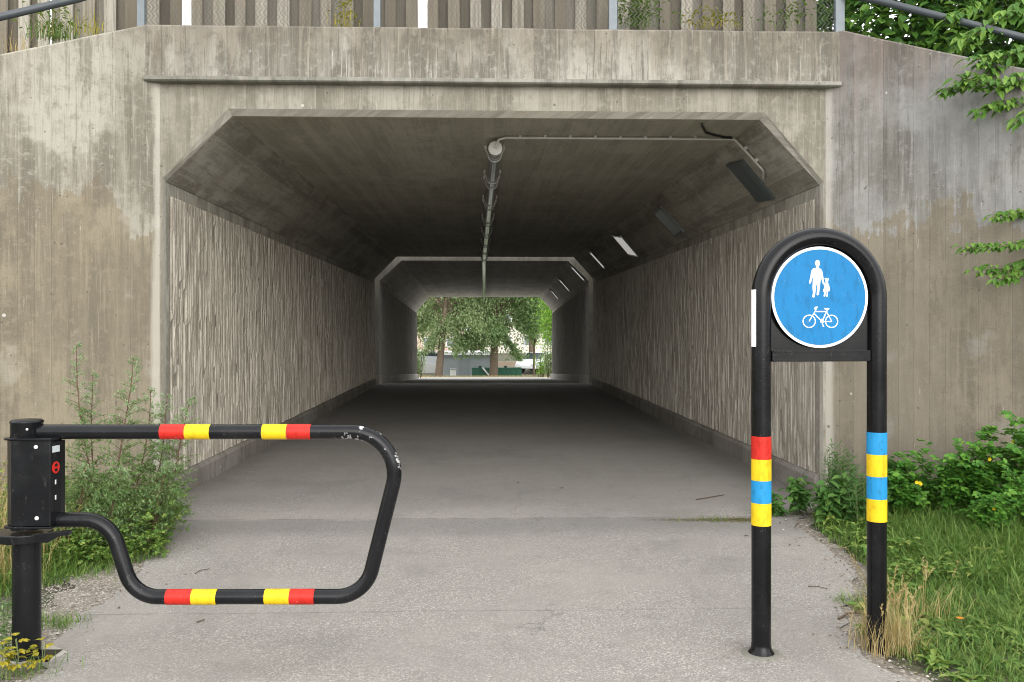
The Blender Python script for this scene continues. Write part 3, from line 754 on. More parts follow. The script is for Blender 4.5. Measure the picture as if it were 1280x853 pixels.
def handrail(name, pts, r, label, legs=()):
    root = empty(name); tag(root, label, 'handrail')
    t = MB(); t.tube(pts, r, 14); t.build('rail', M['rail'], root)
    for a, b in legs:
        t = MB(); t.tube([a, b], .02, 12); t.build('post', M['galv'], root)
    return root
YL = 7.5
A = P(-170, 64, 6.9); A2 = P(0, 21.5, 7.05); B1 = P(96, -1, 7.2); B2 = P(172, -24, 7.55)
handrail('handrail', [A, A2, B1, B2], .030, 'grey-green steel handrail sloping down to the left above the weeds', [(A, A-UP*1.3)])
A = P(1056, -7, 7.55); A2 = P(1100, 1.5, 7.35); B1 = P(1280, 47.5, 6.95); B2 = P(1480, 104, 6.5)
handrail('handrail', [A, A2, B1, B2], .030, 'dark blue-grey steel handrail sloping down to the right through the hedge', [(B2, B2-UP*1.2)])

# ------------------------------------------------------------------ swing gate
gp = G(33.5, 822); S = 3.93/1120
gate = empty('swing_gate', (gp.x, gp.y, 0), -TH)
tag(gate, 'black tubular steel swing gate with red and yellow bands, hinged on a round post', 'gate')
def L(px, py, y=0): return Vector(((px-33.5)*S, y, EYE-(py-HY)*S))
t = MB(); t.lathe([(.058, -.1), (.058, L(0, 672).z)], n=36); t.build('post', M['black'], gate)
t = MB(); t.lathe([(.060, 0), (.075, .004), (.075, .012), (.062, .014)], n=32); t.box((.045, .0, .008), (.16, .13, .008)); t.build('base_plate', M['black'], gate)
t = MB()
zz = lambda y: L(0, y).z
t.lathe([(.0635, zz(661)), (.0635, zz(547)), (.0655, zz(546)), (.0655, zz(529)), (.068, zz(528)), (.068, zz(526.5)), (.060, zz(524.6)), (.02, zz(524))], n=40)
t.build('sleeve', M['black'], gate)
for yv, nm in ((547, 'collar'), (655.5, 'collar')):
    t = MB(); pl = [(-.074, .055), (-.074, -.05), (-.055, -.072), (.03, -.078), (.145, -.078), (.158, .0), (.158, .04), (.04, .07)]
    t.prism(pl, zz(yv)-.005, zz(yv)+.004, lambda a, b, h: (a, b, h)); t.build(nm, M['black'], gate, .002)
t = MB(); pl = [(-.069, -.03), (-.03, -.0685), (.136, -.0685), (.140, -.065), (.140, .03), (-.069, .03)]
t.prism(pl, zz(654), zz(549), lambda a, b, h: (a, b, h)); t.build('lock_box', M['black'], gate, .004)
t = MB(); pl = [(.139, -.060), (.149, .0), (.149, .04), (.139, .04)]
t.prism(pl, zz(653), zz(551), lambda a, b, h: (a, b, h)); t.build('side_cover', M['black'], gate, .002)
for (rx, ry, rr, dy) in ((55.5, 556.5, .0085, -.0685), (56.5, 644, .0085, -.0685), (44, 535, .005, -.0645)):
    t = MB(); c = L(rx, ry, dy); t.tube([c, c+Vector((0, -.0035, 0)), c+Vector((0, -.005, 0))], [rr, rr, rr*.6], 16); t.build('rivet', M['rivet'], gate)
# reflector and stickers on the side cover (its face runs from (.098,-.060) to (.140,-.038))
fd = Vector((.010, .060, 0)).normalized(); fn = Vector((fd.y, -fd.x, 0))
def onside(f, py): return Vector((.139+.010*f, -.060+.060*f, zz(py)))+fn*.0015
def disc(mb, c, ax, az, rx, rz, n=24, th=.002, nrm=None):
    mb.prism([(rx*math.cos(2*math.pi*k/n), rz*math.sin(2*math.pi*k/n)) for k in range(n)], 0, th, lambda a, b, h: c+ax*a+az*b+nrm*h)
t = MB(); disc(t, onside(.42, 583), fd, UP, .024, .026, nrm=fn); t.build('reflector', M['red'], gate)
t = MB(); disc(t, onside(.42, 580)+fn*.002, fd, UP, .008, .007, nrm=fn); disc(t, onside(.42, 586)+fn*.002, fd, UP, .008, .007, nrm=fn); t.build('reflector_mark', M['black'], gate)
t = MB(); c = onside(.45, 560); t.prism([(-.018, -.014), (.018, -.014), (.018, .014), (-.018, .014)], 0, .001, lambda a, b, h: c+fd*a*1.3+UP*b+fn*h); t.build('sticker', M['sticker'], gate)
for py in (601, 620):
    t = MB(); c = onside(.4, py); t.prism([(-.004, -.010), (.004, -.010), (.004, .010), (-.004, .010)], 0, .001, lambda a, b, h: c+fd*a+UP*b+fn*h); t.build('sticker', M['rivet'], gate)
# stop plate: wide disc whose left side runs out of the frame
t = MB(); n = 40; pl = []
for k in range(n):
    a = 2*math.pi*k/n; rx = .155 if math.cos(a) < 0 else .105
    pl.append((rx*math.cos(a)-.0, .105*math.sin(a)))
t.prism(pl, zz(675), zz(664), lambda a, b, h: (a, b, h)); t.build('stop_plate', M['black'], gate, .005)
t = MB(); pl = [L(50, 664), L(98, 659), L(96, 665), L(84, 666), L(70, 674), L(52, 673)]
t.prism([(p.x, p.z) for p in pl], -.075, -.045, lambda a, b, h: (a, h, b)); t.build('catch', M['black'], gate, .002)
rad = .0325
arm = fillet([L(50, 540), L(508, 540), L(456.5, 746), L(167.5, 746.5), L(136.5, 650), L(55, 650)], [53*S, 45*S, 42*S, 42*S], 14)
t = MB(); t.tube(arm, rad, 28); t.build('arm', M['black_worn'], gate)
for xa_, xb_, y_, m_ in ((202, 233, 540, 'red'), (233, 264, 540, 'yellow'), (329, 359.5, 540, 'yellow'), (359.5, 389.5, 540, 'red'),
                       (209, 241, 746.5, 'red'), (241, 272, 746.5, 'yellow'), (332, 363, 746.2, 'yellow'), (363, 394, 746.2, 'red')):
    t = MB(); t.tube([L(xa_, y_), L(xb_, y_)], rad+.0013, 28, False); t.build(m_+'_band', M[m_], gate)
t = MB(); t.prism([(-.10, -.09), (.12, -.06), (.155, .05), (.05, .13), (-.10, .10)], -.05, .010, lambda a, b, h: (a, b, h)); b_ = t.build('footing', M['bevel'], None, .006)
b_.parent = gate
b_.location = (.0, .0, 0)

# ------------------------------------------------------------------ sign hoop
gl = G(951.5, 818.5); grr = G(1096, 812)
mid = (gl+grr)/2; dv = grr-gl; ang = math.atan2(dv.y, dv.x); HW = dv.length/2
sign = empty('hoop_sign', (mid.x, mid.y, 0), ang)
tag(sign, 'black steel hoop carrying a blue round footpath and cycle sign, coloured bands on its legs', 'sign')
tr = .0425
Ztop = 1.893-tr; ZCc = Ztop-HW
pts = [Vector((-HW, 0, -.1)), Vector((-HW, 0, .5)), Vector((-HW, 0, 1.2))]
pts += [Vector((-HW*math.cos(math.pi*k/36), 0, ZCc+HW*math.sin(math.pi*k/36))) for k in range(37)]
pts += [Vector((HW, 0, 1.2)), Vector((HW, 0, .5)), Vector((HW, 0, -.1))]
t = MB(); t.tube(pts, tr, 32); t.build('hoop', M['black_sign'], sign)
t = MB(); t.lathe([(.066, 0), (.060, .006), (.045, .03), (.043, .05)], (-HW, 0, 0), 32); t.build('base_collar', M['black_sign'], sign)
t = MB(); t.lathe([(.088, 0.004), (.082, .010), (.060, .0105)], (-HW, 0, 0), 32); t.build('base_ring', M['lip'], sign)
depth = 3.97
def zpx(py, d): return EYE-(py-HY)*d/1120
def band(x, ya, yb, d, m_):
    t = MB(); t.tube([(x, 0, zpx(yb, d)), (x, 0, zpx(ya, d))], tr+.0013, 32, False); t.build({'red': 'red_band', 'yellow': 'yellow_band', 'blueb': 'blue_band'}[m_], M[m_], sign)
for ya, yb, m_ in ((545, 573.5, 'red'), (573.5, 600, 'yellow'), (600, 628, 'blueb'), (628, 656, 'yellow')): band(-HW, ya, yb, 3.966, m_)
for ya, yb, m_ in ((540, 567.5, 'blueb'), (567.5, 595, 'yellow'), (595, 623, 'blueb'), (623, 651, 'yellow')): band(HW, ya, yb, 4.03, m_)
zb0 = zpx(452, 4.0); zb1 = zpx(438, 4.0); HI = HW-tr+.012
pl = [(-HI, zb1)]+[(HI*-math.cos(math.pi*k/30), ZCc+HI*math.sin(math.pi*k/30)) for k in range(31)]+[(HI, zb1)]
t = MB(); t.prism(pl, .0, .006, lambda a, b, h: (a, h, b)); t.build('back_plate', M['black_sign'], sign)
t = MB(); t.box((0, -.001, (zb0+zb1)/2), (2*(HW-tr)+.004, .045, zb1-zb0)); t.build('cross_bar', M['black_sign'], sign, .003)
t = MB(); t.box((0, -.024, zb1-.004), (2*(HW-tr)-.01, .006, .008)); t.box((0, -.024, zb0+.006), (2*(HW-tr)-.01, .006, .010)); t.build('bar_flange', M['black_sign'], sign, .001)
DC = Vector((-.009, -.020, zpx(372, 4.0))); DR = .2245
X_, Z_, Yn = Vector((1, 0, 0)), UP, Vector((0, -1, 0))
plate = MB(); disc(plate, DC, X_, Z_, DR, DR, 72, .004, Yn); pl_o = plate.build('sign_rim', M['white'], sign)
t = MB(); disc(t, DC+Yn*.004, X_, Z_, DR*.945, DR*.945, 72, .0012, Yn); face = t.build('sign_face', M['signblue'], sign)
t = MB(); disc(t, DC-Yn*.012, X_, Z_, .03, .03, 20, .012, Yn); t.build('sign_mount', M['black_sign'], sign)
K = 4.0/1120/3.708
def sp(x, y, h): return DC+X_*((x-454.5)*K/.96)+Z_*(-(y-380)*K)+Yn*(.0052+h)
pic = MB()
def pp2(poly): pic.prism(poly, 0, .0009, sp)
def ell(cx, cy, rx, ry, n=20): pp2([(cx+rx*math.cos(2*math.pi*k/n), cy+ry*math.sin(2*math.pi*k/n)) for k in range(n)])
ell(442, 224, 11.5, 15)
pp2([(436, 236), (449, 236), (449, 246), (459, 251), (464, 262), (468, 282), (471, 303), (471, 314), (466, 318), (463, 305), (457, 282), (456, 302), (453, 330), (450, 352), (449, 366),
     (443, 372), (438, 370), (440, 345), (439, 322), (436, 320), (433, 345), (431, 366), (428, 380), (421, 382), (418, 377), (421, 362), (419, 335), (420, 312), (421, 284), (416, 298), (411, 316), (405, 318),
     (404, 308), (409, 288), (412, 266), (417, 252), (427, 246), (436, 245)])
ell(485, 305, 7, 9, 14); pp2([(478, 300), (474, 294), (480, 291), (486, 295), (493, 292), (495, 299), (490, 303)])
pp2([(480, 314), (490, 314), (495, 322), (499, 342), (500, 351), (496, 351), (491, 336), (494, 352), (490, 355), (490, 375), (486, 379), (483, 377), (485, 356), (480, 356), (478, 374), (473, 378), (470, 375), (474, 358),
     (467, 352), (474, 332), (470, 320), (466, 312), (469, 308), (474, 313)])
def ringp(cx, cy, r0, r1, n=36):
    for k in range(n):
        a, b = 2*math.pi*k/n, 2*math.pi*(k+1)/n
        pp2([(cx+r0*math.cos(a), cy+r0*math.sin(a)), (cx+r1*math.cos(a), cy+r1*math.sin(a)), (cx+r1*math.cos(b), cy+r1*math.sin(b)), (cx+r0*math.cos(b), cy+r0*math.sin(b))])
def seg(x0, y0, x1, y1, wd):
    d = Vector((x1-x0, y1-y0)).normalized(); n = Vector((-d.y, d.x))*wd/2
    pp2([(x0+n.x, y0+n.y), (x1+n.x, y1+n.y), (x1-n.x, y1-n.y), (x0-n.x, y0-n.y)])
ringp(403.5, 491, 26, 30.5); ringp(507.5, 491, 26, 30.5); ringp(463, 492, 0.5, 8, 16)
for s4 in ((403, 491, 427, 452, 4.6), (427, 452, 437, 432, 4.4), (433, 446, 483, 446, 5), (427, 456, 463, 492, 5), (463, 492, 486, 442, 5), (463, 492, 508, 492, 4.5), (508, 491, 485, 449, 4), (486, 445, 488, 434, 4.5),
           (437, 432, 430, 430, 4.2), (437, 430, 443, 426, 4.5), (432, 426, 442, 425, 4.2), (427, 436, 432, 426, 4.2), (463, 492, 469, 513, 3.6), (465, 513, 473, 514, 3.6), (463, 480, 458, 484, 4)): seg(*s4)
pp2([(472, 430), (497, 430), (497, 434), (488, 440), (480, 437), (472, 434)])
pic.build('pictogram', M['white'], sign)
t = MB(); z0_, z1_ = zpx(433.5, 3.966), zpx(362.5, 3.966)
an0, an1 = R(176), R(218)
arcp = [(-HW+(tr+.001)*math.cos(an0+(an1-an0)*k/6), (tr+.001)*math.sin(an0+(an1-an0)*k/6)) for k in range(7)]
arcp += [(-HW+(tr+.003)*math.cos(an0+(an1-an0)*k/6), (tr+.003)*math.sin(an0+(an1-an0)*k/6)) for k in range(6, -1, -1)]
t.prism(arcp, z0_, z1_, lambda a, b, h: (a, b, h)); t.build('side_sticker', M['white'], sign)

# ------------------------------------------------------------------ vegetation helpers
class Leaves:
    def __init__(s): s.v = []; s.f = []
    def leaf(s, p, d, nrm, ln, wd, fold=.25, droop=0.0):
        side = d.cross(nrm)
        if side.length < 1e-5: return
        side.normalize(); up = side.cross(d).normalized()
        m = p+d*ln*.45; tip = p+d*ln-UP*droop*ln; i = len(s.v)
        s.v += [tuple(p), tuple(m+side*wd*.5+up*wd*fold), tuple(tip), tuple(m-side*wd*.5+up*wd*fold), tuple(m)]
        s.f += [(i, i+4, i+2, i+1), (i, i+3, i+2, i+4)]
    def ovate(s, p, d, nrm, ln, wd, fold=.2, droop=.2):
        side = d.cross(nrm)
        if side.length < 1e-5: return
        side.normalize(); up = side.cross(d).normalized()
        a = p+d*ln*.22; b = p+d*ln*.6-UP*droop*ln*.35; tip = p+d*ln-UP*droop*ln; i = len(s.v)
        s.v += [tuple(p), tuple(a+side*wd*.42+up*wd*fold*.8), tuple(a), tuple(a-side*wd*.42+up*wd*fold*.8),
                tuple(b+side*wd*.46+up*wd*fold), tuple(b), tuple(b-side*wd*.46+up*wd*fold), tuple(tip)]
        s.f += [(i, i+2, i+1), (i, i+3, i+2), (i+1, i+2, i+5, i+4), (i+2, i+3, i+6, i+5), (i+4, i+5, i+7), (i+5, i+6, i+7)]
    def blade(s, p, d, h, wd, bend, segs=3):
        side = Vector((-d.y, d.x, 0)); side = side.normalized() if side.length > 1e-4 else Vector((1, 0, 0)); i = len(s.v)
        for k in range(segs):
            t = k/segs; c = p+UP*h*(t-.3*bend*t*t)+d*h*bend*t*t; wv = wd*(1-t*.6)/2
            s.v += [tuple(c+side*wv), tuple(c-side*wv)]
        s.v.append(tuple(p+UP*h*(1-.3*bend)+d*h*bend))
        for k in range(segs-1): s.f.append((i+2*k, i+2*k+1, i+2*k+3, i+2*k+2))
        s.f.append((i+2*segs-2, i+2*segs-1, i+2*segs))
    def build(s, name, mat, parent=None):
        me = bpy.data.meshes.new(name); me.from_pydata(s.v, [], s.f); me.materials.append(mat)
        o = bpy.data.objects.new(name, me); COL.objects.link(o)
        if parent: o.parent = parent
        return o
def rv(r=rnd): 
    while True:
        v = Vector((r.uniform(-1, 1), r.uniform(-1, 1), r.uniform(-1, 1)))
        if .01 < v.length < 1: return v.normalized()
def hdir(r=rnd): a = r.uniform(0, 2*math.pi); return Vector((math.cos(a), math.sin(a), 0))
def lobed(L_, p, d, nrm, sz):                       # three-to-five lobed leaf
    sd = d.cross(nrm)
    if sd.length < 1e-4: return
    sd.normalize()
    L_.ovate(p+d*sz*.35, d, nrm, sz*.75, sz*.55, .12, .1)
    for sg in (-1, 1):
        L_.ovate(p+d*sz*.28, (d*.45+sd*sg).normalized(), nrm, sz*.6, sz*.45, .12, .1)
        L_.ovate(p+d*sz*.05, (d*-.1+sd*sg).normalized(), nrm, sz*.42, sz*.34, .12, .1)

def wingx_left(y): return PL.x-(Yp-y)/math.tan(PHI)
def wingx_right(y): return PR.x+(Yp-y)/math.tan(PHI)

# --- grass, one object nobody could count
gL = Leaves()
def density(x, y):                                   # >0 where turf grows
    n = mnoise.noise(Vector((x*2.1, y*2.1, 3.3)))
    if x > 0:
        e = interp(RE, y)+.05+.10*(n+.3); return (x-e)
    e = interp(VL, y)+.12*n+.10*mnoise.noise(Vector((x*6, y*6, 5))); return (e-x)
VL = [w(0, 748), w(82, 730), w(140, 712), w(190, 692), w(218, 668), w(240, 636), (-2.45, 7.6)]
VL = [(-3.2, 1.5)]+VL
cnt = 0
r2 = random.Random(5)
for _ in range(330000):
    y = r2.uniform(2.6, 7.3); x = r2.uniform(-5.2, 5.4)
    if x < 0 and (x < wingx_left(y)+.02): continue
    if x > 0 and (x > wingx_right(y)-.02): continue
    if abs(x) < 1.2: continue
    if abs(x)/y > .72: continue
    dn = density(x, y)
    if dn < 0: continue
    patch = mnoise.noise(Vector((x*3.1, y*3.1, 9.0)))
    if x > 0 and y < 4.9 and patch < -.30 and r2.random() < .75: continue
    if r2.random() > min(1, .35+dn*2.5): continue
    tall = .05+.16*min(1, max(0, dn)*.9)*min(1, max(.15, (y-3.9)/1.6)) if x > 0 else .05+.12*min(1, dn*1.4)
    h = tall*r2.uniform(.5, 1.6)
    gL.blade(Vector((x, y, -.008)), hdir(r2), h, r2.uniform(.003, .0075), r2.uniform(.3, 1.5))
    cnt += 1
    if cnt > 120000: break
# tufts in the gravel on the left
for cxp, cyp, rr, nb_ in ((75, 782, .07, 160), (45, 776, .05, 110), (20, 842, .10, 170), (110, 716, .12, 300), (1062, 752, .05, 110), (950, 648, .04, 40), (900, 652, .10, 60)):
    c = G(cxp, cyp)
    for _ in range(nb_):
        q = c+Vector((r2.gauss(0, rr), r2.gauss(0, rr*.6), 0)); gL.blade(Vector((q.x, q.y, -.004)), hdir(r2), r2.uniform(.02, .085), r2.uniform(.002, .005), r2.uniform(.2, 1))
tag(gL.build('grass', M['grass']), 'green grass growing on both verges beside the path', 'grass', kind='stuff')
# --- low broad-leaved weeds, ground cover
wL = Leaves()
for _ in range(9500):
    y = r2.uniform(2.7, 7.2) if r2.random() < .5 else r2.uniform(3.0, 5.0); x = r2.uniform(-5, 5.2) if r2.random() < .4 else r2.uniform(1.6, 4.2)
    if x < 0 and (x < wingx_left(y)+.03): continue
    if x > 0 and (x > wingx_right(y)-.03): continue
    if abs(x)/y > .72 or abs(x) < 1.2: continue
    dn = density(x, y)
    if dn < .02: continue
    if r2.random() > .6 or (x > 0 and y < 4.9 and (r2.random() < .5 or mnoise.noise(Vector((x*4, y*4, 2))) < -.05)): continue
    p = Vector((x, y, .0)); n_ = r2.randint(4, 8); s0 = r2.uniform(.035, .085)
    hh = r2.uniform(0, .03) if (x > 0 and y < 4.9) else r2.uniform(0, .10)
    for k in range(n_):
        d = hdir(r2); d.z = r2.uniform(.15, .8); d.normalize(); wL.ovate(p+UP*hh, d, UP+rv(r2)*.3, s0*r2.uniform(.7, 1.2), s0*.38, .15, .4)
# bright loose weeds in front of the left wing wall
for _ in range(3000):
    px_ = r2.uniform(0, 245); py_ = r2.uniform(640, 712) 
    q = G(px_, py_); 
    if q.x < wingx_left(q.y)+.05 or density(q.x, q.y)+.22*mnoise.noise(Vector((q.x*7, q.y*7, 1))) < -.02: continue
    h = r2.uniform(.02, .40)*max(.15, min(1, (q.y-5.1)/.9));  
    for k in range(2):
        d = hdir(r2); d.z = r2.uniform(-.1, .7); d.normalize(); lobed(wL, Vector((q.x, q.y, h*r2.uniform(.6, 1.1)))+rv(r2)*.03, d, UP+rv(r2)*.7, r2.uniform(.018, .042))
tag(wL.build('low_weeds', M['weed']), 'low broad-leaved weeds mixed into the grass of both verges', 'weeds', kind='stuff')
# moss and crumbs along the joint
ms = Leaves()
for _ in range(2400):
    px_ = 945-abs(r2.gauss(0, 55)); py_ = 651+r2.gauss(0, 1.6)*(1-(945-px_)/260)
    q = G(px_, py_); ms.blade(Vector((q.x, q.y, .003)), hdir(r2), r2.uniform(.003, .012), .005, .8, 2)
ms.build('moss', M['mossy']); o_ = bpy.data.objects['moss']; tag(o_, 'thin strip of moss and litter in the joint of the path', 'moss', kind='stuff')
# --- pebbles
pe = MB()
def pebble_at(x, y, s, z=.004):
    a = rnd.uniform(0, 6.28); vs = []
    for (dx, dy, dz) in ((1, 0, 0), (.3, .9, 0), (-.8, .6, 0), (-.9, -.5, 0), (.4, -.9, 0), (.1, .1, .7)):
        j = rnd.uniform(.7, 1.2); X = dx*math.cos(a)-dy*math.sin(a); Yv = dx*math.sin(a)+dy*math.cos(a)
        vs.append((x+X*s*j, y+Yv*s*j, z+dz*s*j-.001))
    pe.mesh(vs, [(0, 1, 5), (1, 2, 5), (2, 3, 5), (3, 4, 5), (4, 0, 5)])
for _ in range(9000):
    side = rnd.random() < .6
    E = LE if side else RE; q = E[rnd.randrange(5, len(E)-1)]
    if q[1] < 2.4: continue
    d = rnd.gauss(0, .14); x = q[0]+(-abs(d)*1.6 if side else abs(d)*.9) if rnd.random() < .72 else q[0]+(abs(d)*.9 if side else -abs(d)*.9)
    pebble_at(x, q[1]+rnd.gauss(0, .06), rnd.uniform(.0018, .0055) if rnd.random() < .9 else rnd.uniform(.006, .012), .0 if rnd.random() < .5 else .004)
for _ in range(5000):
    q = G(rnd.uniform(50, 215), rnd.uniform(690, 790))
    if q.x < interp(LE, q.y)+.1: pebble_at(q.x, q.y, rnd.uniform(.002, .0075), -.003)
for _ in range(1500): pebble_at(rnd.uniform(-2.2, 2.1), 2.9+rnd.random()**1.6*6, rnd.uniform(.0012, .003))
for s in (-1, 1):
    for _ in range(900):
        y = 7.5+rnd.random()**1.5*12; p = prof1(y); x = p['xl']+.05+abs(rnd.gauss(0, .06)) if s < 0 else p['xr']-.05-abs(rnd.gauss(0, .06)); pebble_at(x, y, rnd.uniform(.002, .007))
lt = Leaves(); rl_ = random.Random(15)
for _ in range(1500):
    E = RE if rl_.random() < .7 else LE; q = E[rl_.randrange(5, len(E)-1)]
    if q[1] < 2.6: continue
    x = q[0]+rl_.gauss(.02 if E is RE else -.02, .09); y = q[1]+rl_.gauss(0, .07); ln = rl_.uniform(.006, .022)
    if rl_.random() < .5: lt.leaf(Vector((x, y, .008)), (hdir(rl_)+UP*rl_.uniform(-.1, .35)).normalized(), UP, ln*1.8, ln*.22, .1)
    else: lt.ovate(Vector((x, y, .007)), (hdir(rl_)+UP*rl_.uniform(0, .3)).normalized(), UP+rv(rl_)*.3, ln, ln*.6, .3, 0)
for cx_, cy_ in ((1.17, 3.85), (1.10, 3.98), (-2.15, 3.9), (-2.02, 3.8)):
    for _ in range(50):
        lt.leaf(Vector((cx_+rl_.gauss(0, .07), cy_+rl_.gauss(0, .06), .008)), (hdir(rl_)+UP*.1).normalized(), UP, rl_.uniform(.008, .03), .003, .1)
tag(lt.build('litter', M['litter']), 'brown leaf and straw litter along the edges of the path', 'litter', kind='stuff')
tag(pe.build('gravel', M['pebbles']), 'loose gravel and grit along the edges of the path', 'gravel', kind='stuff')

# --- tall mugwort stalks in front of the left wall
def mugwort(top_px, base_px, Yb, label, dens=1.0, seed=0):
    r = random.Random(seed); b = P(base_px[0], 700, Yb); b.z = 0; t_ = P(top_px[0], top_px[1], Yb); H = t_.z
    tl_ = .66 if H > .9 else .9; root = empty('mugwort', b); tag(root, label, 'weed', 'tall weeds by the left wall')
    off_ = t_-b; sm = MB(); lv = Leaves(); tp = Leaves()
    def ax(t): return Vector((off_.x*t+.02*math.sin(t*5+seed), off_.y*t+.02*math.cos(t*4+seed), H*t))
    sm.tube([ax(k/10) for k in range(11)], [.0058*(1-.8*k/10)+.0010 for k in range(11)], 6)
    t = .05
    while t < 1.0:
        lb = (.26*(1-t)**.8+.035)*r.uniform(.6, 1.15)
        d = hdir(r); d.z = r.uniform(.5, 1.0); d.normalize(); p0 = ax(t)
        npt = 7; pts_ = [p0+d*lb*k/npt-UP*.25*lb*(k/npt)**2 for k in range(npt+1)]
        if t < .85: sm.tube(pts_, [.0018*(1-.6*k/npt) for k in range(npt+1)], 4, False)
        L__ = tp if t > tl_ else lv
        nl_ = int((7+lb*95)*dens*(1.0 if t < .66 else .9))
        for k in range(nl_):
            f = r.uniform(.15, 1.0); q = p0+d*lb*f-UP*.25*lb*f*f
            dd = (d+rv(r)*1.0).normalized(); ln = r.uniform(.018, .046)*(1-.25*t)
            L__.leaf(q, dd, UP+rv(r)*.5, ln, ln*r.uniform(.18, .32), .1, .2)
            L__.leaf(q+dd*ln*.4, (dd+rv(r)*.8).normalized(), UP+rv(r)*.5, ln*.7, ln*.18, .1, .2)
        t += r.uniform(.009, .018)/max(.5, dens)
    for k in range(60):                               # nodding pale tip
        f = k/60; q = ax(1)+Vector((.035*f, 0, .012*math.sin(f*3)))-UP*.03*f*f
        tp.leaf(q, (Vector((.6, r.uniform(-.5, .5), r.uniform(-.9, .3)))).normalized(), UP, .018, .005, .1, .3)
    sm.build('stem', M['stemr'], root); lv.build('leaves', M['mug'], root); tp.build('tip_leaves', M['mugtip'], root)
mugwort((96, 432), (122, 0), 6.15, 'tallest mugwort stalk, left of the others against the tan wall', 1.0, 1)
mugwort((112, 468), (128, 0), 6.25, 'mugwort stalk close to the right of the tallest one', 1.0, 2)
mugwort((162, 447), (143, 0), 6.1, 'second tallest mugwort stalk, leaning right, with wide pale side shoots', 1.25, 3)
mugwort((187, 488), (163, 0), 6.2, 'mugwort stalk behind the black arm just left of the red band', 1.1, 4)
mugwort((212, 494), (178, 0), 6.2, 'mugwort stalk crossing the red band of the gate', 1.1, 5)
mugwort((243, 498), (190, 0), 6.15, 'rightmost mugwort stalk leaning over the path edge', 1.2, 6)
mugwort((215, 580), (180, 0), 5.95, 'short bushy mugwort plant low at the path edge', 1.3, 7)
mugwort((150, 590), (140, 0), 5.8, 'short bushy mugwort plant in front of the tall stalks', 1.4, 8)
mugwort((100, 585), (105, 0), 5.9, 'short bushy mugwort plant nearest the lock box', 1.3, 9)

# --- dry grass clumps
def drygrass(c, n, h, label, seed, spread=.07, lean=(0, 0), sm_=1.0):
    r = random.Random(seed); root = empty('dry_grass', (c.x, c.y, 0)); tag(root, label, 'grass tuft', 'straw-coloured grass tufts')
    lv = Leaves(); hd_ = Leaves()
    for _ in range(n):
        p = Vector((r.gauss(0, spread), r.gauss(0, spread*.7), -.005)); d = (hdir(r)+Vector((lean[0], lean[1], 0))); d.normalize()
        hh = h*r.uniform(.25, .75); lv.blade(p, d, hh, r.uniform(.0018, .0035), r.uniform(.1, .9), 4)
    for _ in range(int(n/14)):
        p = Vector((r.gauss(0, spread), r.gauss(0, spread*.7), 0)); d = (hdir(r)*.7+Vector((lean[0], lean[1], 0))); hh = h*r.uniform(.7, 1.05); be = r.uniform(.1, .45)
        lv.blade(p, d, hh, .0022, be, 6)
        for k in range(26):
            t = .72+.28*k/26; q = p+UP*hh*(t-.3*be*t*t)+d*hh*be*t*t
            hd_.leaf(q, (UP+rv(r)*.8+d*.5).normalized(), rv(r), .014, .004, .1)
    lv.build('blades', M['dry'], root); hd_.build('seed_heads', M['dry'], root)
drygrass(G(1112, 812), 480, .34, 'straw-yellow grass tuft at the foot of the right sign leg', 21, .065)
drygrass(G(1094, 800), 120, .46, 'brown seed stalks leaning across the right sign leg', 22, .03, (-.5, 0))
drygrass(G(1150, 775), 90, .34, 'thin yellow grass arching right of the straw tuft', 23, .08, (.5, 0))
cc = P(10, 700, 5.6); cc.z = 0
drygrass(cc, 420, .78, 'tall pale seeding grass behind the gate post at the left edge', 24, .15, (.3, 0))
cc = P(-25, 700, 5.2); cc.z = 0
drygrass(cc, 300, .70, 'pale seeding grass half cut off by the left edge of the picture', 25, .14, (.3, 0))

